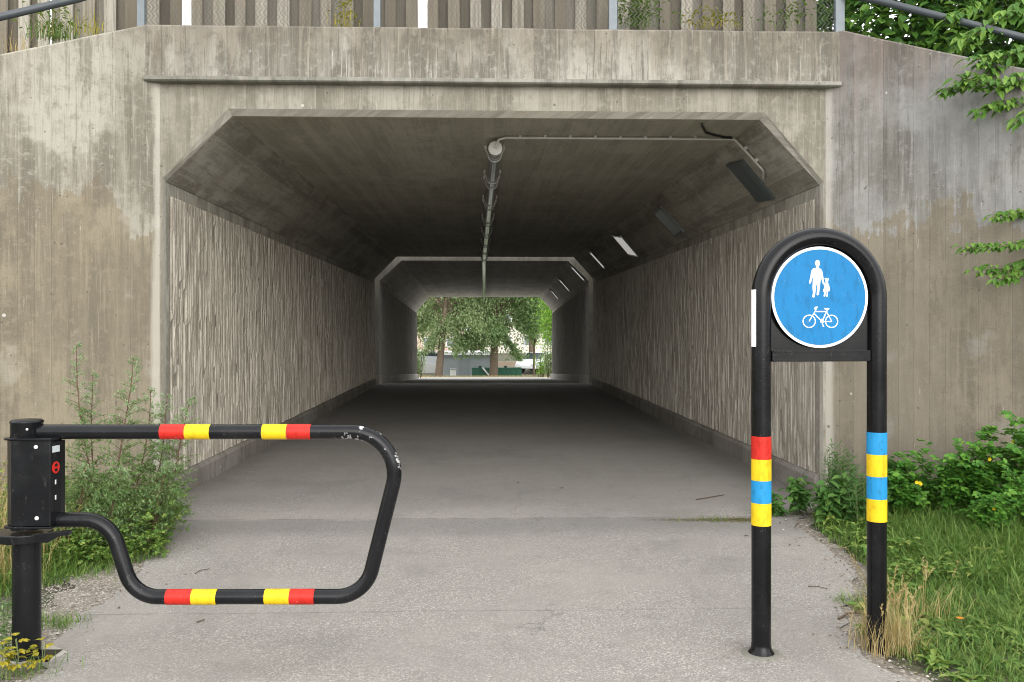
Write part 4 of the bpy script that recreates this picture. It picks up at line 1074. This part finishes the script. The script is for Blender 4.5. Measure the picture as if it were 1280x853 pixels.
# --- bushes right
def bush(name, c, rx, ry, h, n, mat, label, seed, style='lobed', sz=.05, flowers=0, cat='bush'):
    r = random.Random(seed); root = empty(name, (c[0], c[1], 0)); tag(root, label, cat, 'leafy plants at the foot of the right wall')
    lv = Leaves(); st = MB(); fl = Leaves()
    k = 0; stems = []
    for _ in range(max(6, n//60)):
        a = hdir(r)*r.uniform(.1, 1); tip = Vector((a.x*rx, a.y*ry, h*r.uniform(.5, 1.0)*(1-.35*a.length**2)))
        ba = Vector((a.x*rx*.55, a.y*ry*.55, -.01)); stems.append((ba, tip))
        st.tube([ba, ba.lerp(tip, .5)+Vector((0, 0, .04)), tip], [.004, .003, .0015], 5, False)
    lim = lambda p: (c[0]+p.x) < wingx_right(c[1]+p.y)-.03
    for _ in range(n):
        ba, tip = r.choice(stems); t = r.uniform(.1, 1.0)**.6
        p = ba.lerp(tip, t)+Vector((r.gauss(0, rx*.12), r.gauss(0, ry*.12), r.gauss(0, .03)))
        if p.z < .01: p.z = .02
        if not lim(p): continue
        d = (hdir(r)+Vector((p.x, p.y, 0))*1.0+Vector((0, -.35, 0))); d.z = r.uniform(-.2, .5); d.normalize(); nn = (UP+rv(r)*.45+Vector((0, -.35, 0))).normalized(); s0 = sz*r.uniform(.6, 1.25)
        if style == 'lobed': lobed(lv, p, d, nn, s0)
        elif style == 'narrow':
            lv.leaf(p, (d+UP*r.uniform(0, 1)).normalized(), nn, s0*1.3, s0*.20, .1, .15)
        else: lv.ovate(p, d, nn, s0*1.3, s0*.75, .16, .35)
    for _ in range(flowers):
        ba, tip = r.choice(stems); q = tip+Vector((r.uniform(-.03, .03), -.06, r.uniform(.02, .06)))
        fl = Leaves()
        for k in range(5):
            a = 2*math.pi*k/5; fl.ovate(q, Vector((math.cos(a), -.35, math.sin(a))).normalized(), Vector((0, -1, .4)), .016, .014, .1, 0)
        fl.build('flower', M['petal'], root)
    st.build('stems', M['stemg'], root); lv.build('leaves', mat, root)
def bpt(px_, Y): q = P(px_, 500, Y); return (q.x, q.y)
bush('lobed_leaf_bush', bpt(1150, 6.55), .30, .22, .62, 520, M['cel'], 'lobed-leaf plant with yellow flowers just right of the right sign leg', 41, 'lobed', .062, 3)
bush('lobed_leaf_bush', bpt(1200, 6.30), .32, .24, .66, 560, M['cel'], 'dense lobed-leaf plant between the flowering one and the tall one', 42, 'lobed', .065, 2)
bush('lobed_leaf_bush', bpt(1262, 6.20), .32, .26, .84, 700, M['cel'], 'tallest lobed-leaf plant, at the right edge against the wall', 43, 'lobed', .066, 2)
bush('lobed_leaf_bush', bpt(1325, 5.95), .35, .28, .86, 600, M['cel'], 'dark lobed-leaf plant mostly cut off by the right edge of the picture', 44, 'lobed', .066, 0)
bush('lobed_leaf_bush', bpt(1240, 5.80), .30, .22, .42, 420, M['cel'], 'low lobed-leaf plant in front of the tallest one, above the long grass', 45, 'lobed', .055, 1)
bush('nettle_clump', bpt(990, 6.85), .20, .16, .28, 300, M['nettle'], 'low broad-leaved nettle clump at the corner of the ribbed wall', 46, 'ovate', .055, cat='weed')
bush('nettle_clump', bpt(1052, 6.45), .22, .18, .36, 380, M['nettle'], 'broad-leaved nettle clump between the two sign legs', 47, 'ovate', .062, cat='weed')
bush('nettle_clump', bpt(1108, 6.60), .26, .18, .52, 420, M['nettle'], 'nettle clump half hidden behind the right sign leg', 48, 'ovate', .055, cat='weed')
bush('narrow_leaf_weed', bpt(1048, 6.72), .16, .12, .62, 1500, M['fern'], 'upright feathery weed in the corner beside the ribbed wall edge', 49, 'narrow', .045, cat='weed')
bush('narrow_leaf_weed', bpt(1080, 6.35), .18, .14, .42, 1200, M['fern'], 'feathery weed left of the right sign leg', 50, 'narrow', .042, cat='weed')

# yellow weed at the gate post foot
def yweed(c, h, label, seed, n=7):
    r = random.Random(seed); root = empty('yellow_weed', (c.x, c.y, 0)); tag(root, label, 'weed', 'yellowing weeds at the gate post')
    st = MB(); lv = Leaves()
    for _ in range(3):
        tip = Vector((r.uniform(-.05, .05), r.uniform(-.04, .04), h*r.uniform(.6, 1))); st.tube([(0, 0, 0), tip*.5+Vector((.01, 0, 0)), tip], .0018, 5, False)
        for k in range(n):
            t = r.uniform(.25, 1); q = tip*t; d = hdir(r); d.z = r.uniform(-.1, .5); d.normalize()
            for a in (-.7, 0, .7): lv.ovate(q+d*.02, Matrix.Rotation(a, 3, 'Z') @ d, UP+rv(r)*.3, r.uniform(.025, .042), .018, .15, .3)
    st.build('stem', M['stemg'], root); lv.build('leaves', M['ylw'], root)
yweed(G(20, 846), .17, 'yellow-leaved weed in front of the gate post foot', 61); yweed(G(48, 838), .13, 'small yellow-leaved weed right of the gate post foot', 62, 5)
yweed(G(2, 850), .20, 'yellowing weed at the bottom left corner of the picture', 63)
def greenweed(c, h, label, seed):
    r = random.Random(seed); root = empty('green_weed', (c.x, c.y, 0)); tag(root, label, 'weed'); st = MB(); lv = Leaves()
    for _ in range(5):
        tip = Vector((r.uniform(-.10, .10), r.uniform(-.06, .06), h*r.uniform(.6, 1))); st.tube([(0, 0, 0), tip*.5, tip], .0018, 5, False)
        for k in range(60):
            t = r.uniform(.15, 1); q = tip*t; d = hdir(r); d.z = r.uniform(0, .8); d.normalize(); lv.leaf(q, d, UP+rv(r)*.3, r.uniform(.03, .06), .009, .1, .3)
    st.build('stem', M['stemg'], root); lv.build('leaves', M['mug'], root)
greenweed(G(8, 826), .32, 'thin upright green weed at the left edge behind the post foot', 64)
# orange flower in the grass, broken twig
fr = empty('orange_flower', G(1200, 792)); tag(fr, 'single orange flower in the short grass right of the sign', 'flower')
fl = Leaves(); st = MB(); st.tube([(0, 0, 0), (0, 0, .07)], .0015, 5); 
for k in range(12): a = 2*math.pi*k/12; fl.ovate(Vector((0, 0, .07)), Vector((math.cos(a), math.sin(a), .25)).normalized(), UP, .020, .008, .1, 0)
st.build('stem', M['stemg'], fr); fl.build('petals', M['orange'], fr)
def twig(pts_, r0, label, gname='fallen twigs on the ground'):
    m = MB(); n = len(pts_); m.tube([G(*p)+UP*(.009+.004*(k % 2)) for k, p in enumerate(pts_)], [r0*(1-.5*k/n) for k in range(n)], 6)
    tag(m.build('twig', M['twig']), label, 'twig', gname)
twig([(1048, 776), (1060, 770), (1072, 768), (1086, 772)], .006, 'dark curved twig touching the foot of the right sign leg')
twig([(1010, 735), (1022, 736), (1034, 738)], .003, 'thin reddish twig on the asphalt between the sign legs')
twig([(244, 719), (250, 716), (262, 713)], .003, 'small dark twig under the middle of the swing gate')
twig([(246, 780), (256, 778)], .004, 'short crumb of bark below the lower red band')
twig([(870, 626), (885, 624), (905, 620)], .005, 'long thin twig lying near the right ribbed wall')
for k, (a, b) in enumerate(((585, 635), (648, 606), (930, 672), (700, 612))):
    lf = Leaves(); q = G(a, b)+UP*.012; lf.ovate(q, hdir(), UP, .04, .022, .3, -.1)
    tag(lf.build('dead_leaf', M['bark']), ['small brown dead leaf left of the middle of the path', 'small brown dead leaf farthest inside on the path', 'small brown dead leaf just left of the sign leg', 'small brown dead leaf right of the middle of the path'][k], 'leaf', 'dead leaves on the path')

# --- weeds on the top edge
def tuft(name, c, n, h, mat, label, seed, spread, leafy=0):
    r = random.Random(seed); root = empty(name, c); tag(root, label, 'weed', 'weeds growing along the wall top'); lv = Leaves(); dr_ = Leaves()
    for _ in range(n):
        p = Vector((r.gauss(0, spread), r.gauss(0, .05), -.03)); lv.blade(p, hdir(r), h*r.uniform(.4, 1), r.uniform(.003, .007), r.uniform(.2, 1))
        if n > 100 and r.random() < .2: dr_.blade(p, hdir(r), h*r.uniform(.6, 1.4), .003, r.uniform(.2, .9))
    for _ in range(leafy):
        p = Vector((r.gauss(0, spread), r.gauss(0, .06), r.uniform(0, h))); d = hdir(r); d.z = r.uniform(-.2, .5); d.normalize(); lv.ovate(p, d, UP+rv(r)*.4, .045, .025, .15, .3)
    lv.build('leaves', mat, root); (dr_.build('dry_blades', M['dry'], root) if dr_.v else None)
tuft('grass_tuft', P(66, 44, 7.35), 170, .30, M['weed'], 'green grass tuft behind the sloping wall top under the left handrail', 71, .10, 110)
tuft('grass_tuft', P(20, 62, 7.2), 40, .25, M['dry'], 'sparse dry grass at the left end of the wall top', 72, .10)
tuft('grass_tuft', P(110, 38, 7.4), 50, .26, M['ylw'], 'yellowing grass right of the green tuft on the wall top', 73, .08)
tuft('grass_tuft', P(797, 30, 7.72), 90, .24, M['weed'], 'leafy green weed behind the wire mesh right of the third post', 74, .10, 300)
tuft('grass_tuft', P(890, 30, 7.72), 90, .12, M['ylw'], 'low yellow weeds behind the wire mesh', 75, .14, 120)
tuft('grass_tuft', P(985, 30, 7.72), 50, .18, M['weed'], 'thin green weeds behind the mesh next to the fourth post', 76, .12, 70)
tuft('grass_tuft', P(430, 30, 7.72), 40, .25, M['ylw'], 'mossy yellow weeds behind the mesh left of the second post', 77, .05, 60)

# --- hedge tree behind the right wall with hanging branches
ht = empty('hazel_tree', (5.6, 8.6, 0)); ht.location = (5.6, 8.6, ez(5.6)-.05)
tag(ht, 'dense leafy tree behind the right wall with branches hanging over it', 'tree')
H0 = ht.location.copy(); tw = MB(); lv = Leaves(); lb_ = Leaves(); r = random.Random(91)
def LH(p): return p-H0
tw.tube([(0, 0, -.3), (.05, 0, .8), (-.05, .05, 1.8), (.0, 0, 3.2)], [.13, .11, .09, .05], 12)
for _ in range(9):
    a = hdir(r); st0 = Vector((0, 0, r.uniform(.4, 2.4))); e = st0+Vector((a.x*2.0, a.y*1.4, r.uniform(-.1, 1.6))); tw.tube([st0, st0.lerp(e, .5)+UP*.15, e], [.05, .03, .012], 7)
for _ in range(46000):
    x = r.uniform(3.05, 8.6); y = r.uniform(7.35, 10.2); 
    q = P(1100, 20, 8); base = ez(x)+.0; z = base+r.uniform(-.05, 3.0)
    if x < 3.6 and y < 7.7: continue
    if x < 3.2+.25*mnoise.noise(Vector((z*2, y*2, 0))): continue
    cl_ = mnoise.noise(Vector((x*1.7, y*1.7, z*2.2)))
    if cl_ < -.30: continue
    if y < 7.55+.35*cl_+.1: continue
    if (x > PR.x and y < wy(x)+.1): continue
    d = Vector((r.uniform(-1, .6), r.uniform(-1, .1), r.uniform(-.5, .15))).normalized()
    lv.ovate(LH(Vector((x, y, z))), d, (UP+rv(r)*.45+Vector((-.2, -.5, 0))).normalized(), r.uniform(.09, .16), r.uniform(.05, .09), .15, .3)
# hanging branches given as polylines of picture points at a real distance
def spray(pp_, Y, n, sz, spread=.03):
    pts_ = [P(a, b, Y+dy) for a, b, dy in pp_]
    tb_ = MB(); tb_.tube([LH(p) for p in pts_], [.005*(1-.7*k/len(pts_))+.001 for k in range(len(pts_))], 5, False)
    br = tb_.build('hanging_branch', M['bark'], ht); lb_ = Leaves(); n = int(n*3.8); sz *= 1.15
    for _ in range(n):
        f = r.uniform(0, len(pts_)-1.001); k = int(f); p = pts_[k].lerp(pts_[k+1], f-k); d0 = (pts_[k+1]-pts_[k]).normalized()
        sd = Vector((0, 0, 1)).cross(d0).normalized()*r.choice((-1, 1)); d = (d0*r.uniform(.3, 1.0)+sd*r.uniform(.2, 1)+UP*r.uniform(-.45, .2)).normalized()
        lb_.ovate(LH(p+rv(r)*spread), d, (UP+rv(r)*.4+Vector((0, -.4, 0))).normalized(), sz*r.uniform(.7, 1.2), sz*.48, .15, .35)
    lb_.build('leaves', M['hazelb'], br)
spray([(1330, 40, .5), (1270, 72, .2), (1225, 100, .1), (1172, 116, 0)], 6.55, 55, .065)
spray([(1340, 60, .4), (1290, 92, .2), (1245, 108, .1), (1200, 96, 0)], 6.45, 70, .07, .05)
spray([(1340, 30, .4), (1300, 60, .2), (1262, 70, .1), (1215, 76, 0)], 6.6, 60, .07, .05)
spray([(1345, 90, .3), (1300, 118, .2), (1262, 128, .1), (1220, 140, 0)], 6.5, 46, .06)
spray([(1340, 110, .3), (1290, 135, .1), (1268, 155, 0)], 6.4, 18, .06)
spray([(1350, 240, .4), (1290, 262, .2), (1240, 272, 0)], 6.4, 40, .055)
spray([(1350, 290, .4), (1290, 305, .2), (1245, 308, .1), (1203, 309, 0)], 6.3, 50, .05)
spray([(1350, 300, .4), (1300, 322, .2), (1262, 335, .1), (1215, 338, 0)], 6.35, 46, .05)
spray([(1350, 270, .4), (1310, 320, .2), (1270, 345, .1), (1245, 350, 0)], 6.3, 34, .05)
spray([(1370, -30, .4), (1330, 40, .2), (1345, 140, .1), (1350, 260, .1), (1352, 320, .2)], 6.5, 120, .06, .08)
spray([(1240, -20, .2), (1215, 10, .1), (1180, 25, .0)], 7.1, 26, .09)
spray([(1310, -10, .2), (1260, 20, .1), (1200, 55, .0)], 7.0, 60, .085, .06)
tw.build('trunk', M['bark'], ht); lv.build('crown', M['hazel'], ht)

# ------------------------------------------------------------------ beyond the far opening
def tree(name, base, H, trunk_r, crown_c, crown_r, n, leaf, mat, label, seed, lean=(0, 0), zmin=None, fork=.28, group='trees beyond the far opening'):
    r = random.Random(seed); root = empty(name, base); tag(root, label, 'tree', group)
    tb = MB(); lv = Leaves(); top = Vector((lean[0], lean[1], H*.75)); fk = Vector((lean[0]*.4, lean[1]*.4, H*fork))
    tb.tube([(0, 0, -.3), (lean[0]*.05, 0, .15), tuple(fk*.5), tuple(fk), tuple(fk.lerp(top, .5)), tuple(top)], [trunk_r*1.35, trunk_r*1.1, trunk_r, trunk_r*.9, trunk_r*.55, trunk_r*.15], 14)
    cc = Vector(crown_c); ends = []
    for k in range(46):
        d = rv(r); e = cc+Vector((d.x*crown_r[0], d.y*crown_r[1], d.z*crown_r[2]))*r.uniform(.55, 1.0)
        if zmin is not None and e.z < zmin: e.z = zmin+r.uniform(0, .5)
        s0 = fk.lerp(top, r.uniform(0, .8)); m_ = s0.lerp(e, .5)+Vector((0, 0, .25))
        tb.tube([s0, m_, e], [trunk_r*.17, trunk_r*.09, .012], 6, False); ends.append((s0, m_, e))
    for _ in range(n):
        s0, m_, e = r.choice(ends); t = r.uniform(.35, 1.1)**.7
        p = (s0.lerp(m_, t*2) if t < .5 else m_.lerp(e, t*2-1))+rv(r)*abs(r.gauss(0, .42))
        d = (rv(r)+Vector((0, 0, -.3))).normalized()
        if zmin is not None and p.z < zmin: continue
        lv.leaf(p, d, (UP+rv(r)*.7).normalized(), leaf*r.uniform(.7, 1.3), leaf*.6, .15, .2)
    tb.build('trunk', M['bark'], root); lv.build('crown', mat, root); return root
def base_at(px_, Y): q = P(px_, 470, Y); return Vector((q.x, Y, gz(Y)))
bA = base_at(617, 52); tree('broadleaf_tree', bA, 8.5, .24, (.2, 0, 4.2), (4.4, 3.2, 3.6), 34000, .17, M['treea'], 'large spreading green tree in the middle of the far opening', 101, (.1, 0), .95, .22)
bB = base_at(548, 50); tree('broadleaf_tree', bB, 8.0, .20, (.1, .5, 4.3), (3.4, 2.6, 3.6), 30000, .14, M['treeb'], 'olive green tree with leaning trunk at the left of the far opening', 102, (.6, 0), 1.35, .3)
bC = base_at(712, 47); tree('broadleaf_tree', bC, 7.0, .16, (-.45, 0, 3.6), (1.5, 1.8, 3.2), 13000, .13, M['treec'], 'bright green tree hanging in from the right of the far opening', 103, (-.2, 0), 1.1, .3)
bD = base_at(667, 55); tree('young_tree', bD, 4.0, .07, (0, 0, 3.0), (1.1, 1.0, 1.3), 1800, .12, M['treea'], 'young tree with a thin trunk in front of the white car', 104, (.1, 0), 1.1, .4)
bE = base_at(600, 66); tree('broadleaf_tree', bE, 11, .25, (-2, 2, 6.5), (8, 4, 5.2), 22000, .25, M['treeb'], 'pale olive tree farther back behind the shed', 105, (0, 0), 2.6, .3)
bF = base_at(665, 68); tree('broadleaf_tree', bF, 11, .25, (2.5, 2, 6.5), (6, 4, 5.2), 18000, .25, M['treea'], 'tall green tree farther back behind the parked cars', 106, (0, 0), 3.0, .3)
def shrub(px_, Y, wd, h, n, mat, label, seed):
    r = random.Random(seed); b = base_at(px_, Y); root = empty('shrub', b); tag(root, label, 'shrub', 'shrubs beyond the far opening'); lv = Leaves(); st = MB()
    for _ in range(12):
        e = Vector((r.uniform(-wd, wd)*.8, r.uniform(-.4, .4), h*r.uniform(.5, 1))); st.tube([(e.x*.3, 0, -.1), e], .012, 5, False)
        for _ in range(n//12):
            t = r.uniform(.2, 1.05); lv.leaf(Vector((e.x*(.3+.7*t), e.y*t, e.z*t))+rv(r)*.13, rv(r), UP+rv(r)*.5, .09, .05, .15, .2)
    st.build('stems', M['twig'], root); lv.build('leaves', mat, root)
shrub(687, 41, .35, 1.7, 1100, M['treeb'], 'pale shrub at the right jamb of the far opening', 111)
shrub(676, 46, .40, 1.3, 700, M['treec'], 'small shrub under the bright tree', 112)
shrub(524, 40, .30, 1.6, 900, M['treeb'], 'pale twiggy shrub at the left jamb of the far opening', 113)
# meadow strip
gf = Leaves(); r = random.Random(77)
for _ in range(9000):
    x = r.uniform(-6, 6); y = r.uniform(37.5, 52)
    if (abs(x) < 3.05 and y < 48.2) or y < 46.6: continue
    gf.blade(Vector((x, y, gz(y)-.01)), hdir(r), r.uniform(.05, .16), .02, r.uniform(.2, .9), 2)
tag(gf.build('meadow_grass', M['dry']), 'yellowish long grass beyond the far opening', 'grass', kind='stuff')

# shed
mgrey = plain('shed_grey', (.27, .30, .31), .7, 0, .15, 2, .05); mwhite = plain('white_paint', (.78, .78, .76), .5, 0, .05, 5, .02)
mgreen = plain('green_paint', (.012, .10, .055), .5, 0, .2, 5, .05); mroof = plain('roof_grey', (.33, .33, .34), .7, 0, .2, 3, .05)
def wbox(mb, px0, px1, py0, py1, Y, dp, zbase=None):
    a = P(px0, py1, Y); b = P(px1, py0, Y); z0 = a.z if zbase is None else zbase
    mb.box(((a.x+b.x)/2, Y+dp/2, (z0+b.z)/2), (b.x-a.x, dp, b.z-z0)); return a, b
sh = empty('shed', (P(582, 470, 58).x, 58, gz(58))); sh.location = (0, 0, 0); tag(sh, 'plain grey shed with a white eave behind the leaning tree', 'shed')
t = MB(); wbox(t, 551, 615, 444, 471, 58, 4, gz(58)-.05); t.build('wall', mgrey, sh)
t = MB(); wbox(t, 548, 617, 440.5, 444.2, 57.8, 4.4); t.build('roof', mwhite, sh)
t = MB(); wbox(t, 574, 586, 449, 471, 57.95, .04, gz(58)+.02); t.build('door', plain('door_grey', (.22, .25, .26), .6), sh)
cb = empty('utility_cabinet'); tag(cb, 'small white utility cabinet in front of the grey shed', 'cabinet')
t = MB(); wbox(t, 562.5, 570, 462, 471, 54, .35, gz(54)-.02); t.build('body', mwhite, cb, .01)
t = MB(); wbox(t, 562, 570.5, 461.3, 462.3, 53.96, .44); t.build('lid', mroof, cb)
sk = empty('green_skip'); tag(sk, 'dark green metal skip on the grass behind the middle tree trunk', 'skip')
t = MB(); a_ = P(590, 460.5, 53); b__ = P(652, 471, 53)
zt0 = a_.z; zb0_ = gz(53)-.05
t.prism([(a_.x, zb0_), (b__.x, zb0_), (b__.x, zt0), (a_.x, zt0)], 53, 54.4, lambda a, b, h: (a, h, b)); t.build('body', mgreen, sk, .02)
for px_ in (595, 600, 628, 634, 640, 646):
    q = P(px_, 465, 52.97); t = MB(); t.box((q.x, 52.97, (zt0+zb0_)/2), (.06, .06, zt0-zb0_-.04)); t.build('stiffener', mgreen, sk)
t = MB(); q = P(621, 460.3, 52.98); t.box(((a_.x+b__.x)/2, 52.98, zt0+.0), (b__.x-a_.x+.04, .08, .06)); t.build('top_edge', mgreen, sk)
for px_ in (600, 632):
    q = P(px_, 458.5, 53.2); t = MB(); t.box((q.x, 53.2, zt0+.08), (.18, .12, .11)); t.build('lifting_lug', M['cable'], sk, .02)
pk = MB(); p0, p1 = P(603.5, 460, 52.7), P(612.5, 471, 52.3); pk.tube([p0, p1], .055, 4); tag(pk.build('white_plank', mwhite), 'white plank leaning against the green skip', 'plank')
# cars: bodies with sloping glass
mcar = plain('car_white', (.78, .79, .80), .25, 0, .03, 2, .0); mgl = plain('car_glass', (.03, .04, .05), .08, 0, .05, 2, 0); mty = plain('tyre', (.02, .02, .02), .8)
mblue = plain('car_silver', (.5, .53, .56), .25, .3, .03, 2, 0)
def car(x, y, rz, mat, label):
    root = empty('parked_car', (x, y, gz(y)), rz); tag(root, label, 'car', 'parked cars beyond the far opening')
    side = [(-2.1, .35), (-2.15, .75), (-1.95, .92), (-1.55, 1.0), (-1.0, 1.42), (.55, 1.44), (1.2, .98), (1.95, .85), (2.12, .6), (2.1, .35)]
    t = MB(); t.prism(side, -.85, .85, lambda a, b, h: (a, h, b)); t.build('body', mat, root, .06)
    t = MB(); t.prism([(-1.35, 1.02), (-.95, 1.36), (.5, 1.38), (1.0, 1.02)], -.857, .857, lambda a, b, h: (a, h, b)); t.build('side_windows', mgl, root)
    t = MB(); t.face([(.62, -.72, 1.425), (.62, .72, 1.425), (1.17, .78, 1.02), (1.17, -.78, 1.02)]); t.face([(-1.06, -.72, 1.40), (-1.06, .72, 1.40), (-1.56, .76, 1.03), (-1.56, -.76, 1.03)])
    o = t.build('windscreen', mgl, root); o.location = (0.03, 0, .012)
    for wx in (-1.3, 1.3):
        for wy2 in (-.8, .8):
            t = MB(); t.tube([(wx, wy2-.1, .32), (wx, wy2+.1, .32)], .32, 20); t.build('wheel', mty, root)
    for wy2 in (-.6, .6):
        t = MB(); t.box((2.08, wy2, .66), (.1, .32, .13)); t.build('headlight', mwhite, root, .02)
q = P(676, 470, 64); car(q.x, 64, R(235), mcar, 'white car parked right of the green skip')
q = P(690, 470, 66); car(q.x, 66, R(185), mblue, 'silver car parked farther back behind the white one')
q = P(534, 470, 70); car(q.x, 70, R(5), mblue, 'silver car parked left beyond the leaning tree')
# low walls and pale blocks far away
lw = MB(); a = P(520, 455, 64); b = P(548, 463, 64); lw.box(((a.x+b.x)/2-2, 64.1, (a.z-1.9)/2), (b.x-a.x+4, .25, a.z+1.9)); tag(lw.build('garden_wall', plain('wall_grey', (.38, .38, .36), .8)), 'low grey wall left of the shed', 'wall')
lw = MB(); a = P(622, 452, 72); b = P(660, 463, 72); lw.box(((a.x+b.x)/2+1, 72.1, (a.z-1.9)/2), (b.x-a.x+3, .25, a.z+1.9)); tag(lw.build('garden_wall', plain('wall_tan', (.45, .36, .28), .8)), 'low tan wall behind the white car', 'wall')
mpane = plain('far_pane', (.22, .25, .28), .2, 0, .05, 2, 0)
def block(x0, x1, Y, h, col, label, nwin, storeys):
    root = empty('apartment_block', ((x0+x1)/2, Y, gz(Y))); tag(root, label, 'building', 'pale buildings far behind the trees')
    wd = x1-x0; t = MB(); t.box((0, 5, h/2-.5), (wd, 10, h+1)); t.build('wall', plain('render_'+str(int(x0)), col, .8, 0, .08, 1, .02), root)
    t = MB(); t.box((0, 5, h+.15), (wd+.6, 10.6, .3)); t.build('roof', mroof, root)
    for s in range(storeys):
        for k in range(nwin):
            x = -wd/2+wd*(k+.5)/nwin; z = 1.5+s*2.9
            t = MB(); t.box((x, -.02, z), (1.1, .06, 1.2)); f = t.build('window', mwhite, root)
            t = MB(); t.box((x, -.045, z), (.9, .04, 1.0)); t.build('pane', mpane, f)
block(-16, -2.5, 105, 9, (.62, .45, .38), 'salmon apartment block far behind the left tree', 5, 3)
block(-1, 12, 112, 9, (.70, .66, .58), 'cream apartment block far behind the middle tree', 5, 3)
block(13, 27, 108, 6, (.66, .64, .62), 'white low block far behind on the right', 5, 2)

# ------------------------------------------------------------------ light, sky, camera
world = bpy.data.worlds.new('World'); scene.world = world; world.use_nodes = True
nt = world.node_tree; nt.nodes.clear()
sky = nt.nodes.new('ShaderNodeTexSky'); sky.sky_type = 'NISHITA'; sky.sun_disc = False
SE, SR = 21, 168                                     # sun high, behind and left of the camera
sky.sun_elevation = R(SE); sky.sun_rotation = R(SR); sky.air_density = 1.0; sky.dust_density = 4.0; sky.ozone_density = 1.0
hs = nt.nodes.new('ShaderNodeHueSaturation'); hs.inputs['Saturation'].default_value = .22
bg = nt.nodes.new('ShaderNodeBackground'); bg.inputs[1].default_value = .15
wo = nt.nodes.new('ShaderNodeOutputWorld')
nt.links.new(sky.outputs[0], hs.inputs['Color']); mxs = nt.nodes.new('ShaderNodeMix'); mxs.data_type = 'RGBA'; mxs.inputs[0].default_value = .75
mxs.inputs[7].default_value = (9.8, 9.9, 10.0, 1)          # even cloud layer over the clear-sky model
nt.links.new(hs.outputs[0], mxs.inputs[6]); nt.links.new(mxs.outputs[2], bg.inputs[0]); nt.links.new(bg.outputs[0], wo.inputs[0])
sl = bpy.data.lights.new('sun', 'SUN'); sl.energy = 1.0; sl.angle = R(60); sl.color = (1, .96, .90)
so = bpy.data.objects.new('sun', sl); COL.objects.link(so)
az = R(SR); dsun = Vector((math.sin(az)*math.cos(R(SE)), math.cos(az)*math.cos(R(SE)), math.sin(R(SE))))
so.rotation_euler = dsun.to_track_quat('Z', 'Y').to_euler(); so.location = dsun*30
cam = bpy.data.cameras.new('camera'); co = bpy.data.objects.new('camera', cam); COL.objects.link(co)
cam.sensor_width = 36; cam.lens = F/1280*36; cam.shift_y = -(426.5-HY)/1280; cam.clip_end = 2000; cam.clip_start = .05
co.location = CAM; co.rotation_euler = (R(90), 0, -TH); scene.camera = co
scene.view_settings.view_transform = 'Standard'; scene.view_settings.look = 'None'; scene.view_settings.exposure = 0.80; scene.view_settings.gamma = 1
scene.cycles.filter_width = 1.05; scene.render.filter_size = 1.05
scene.cycles.diffuse_bounces = 10; scene.cycles.max_bounces = 14; scene.cycles.transmission_bounces = 4
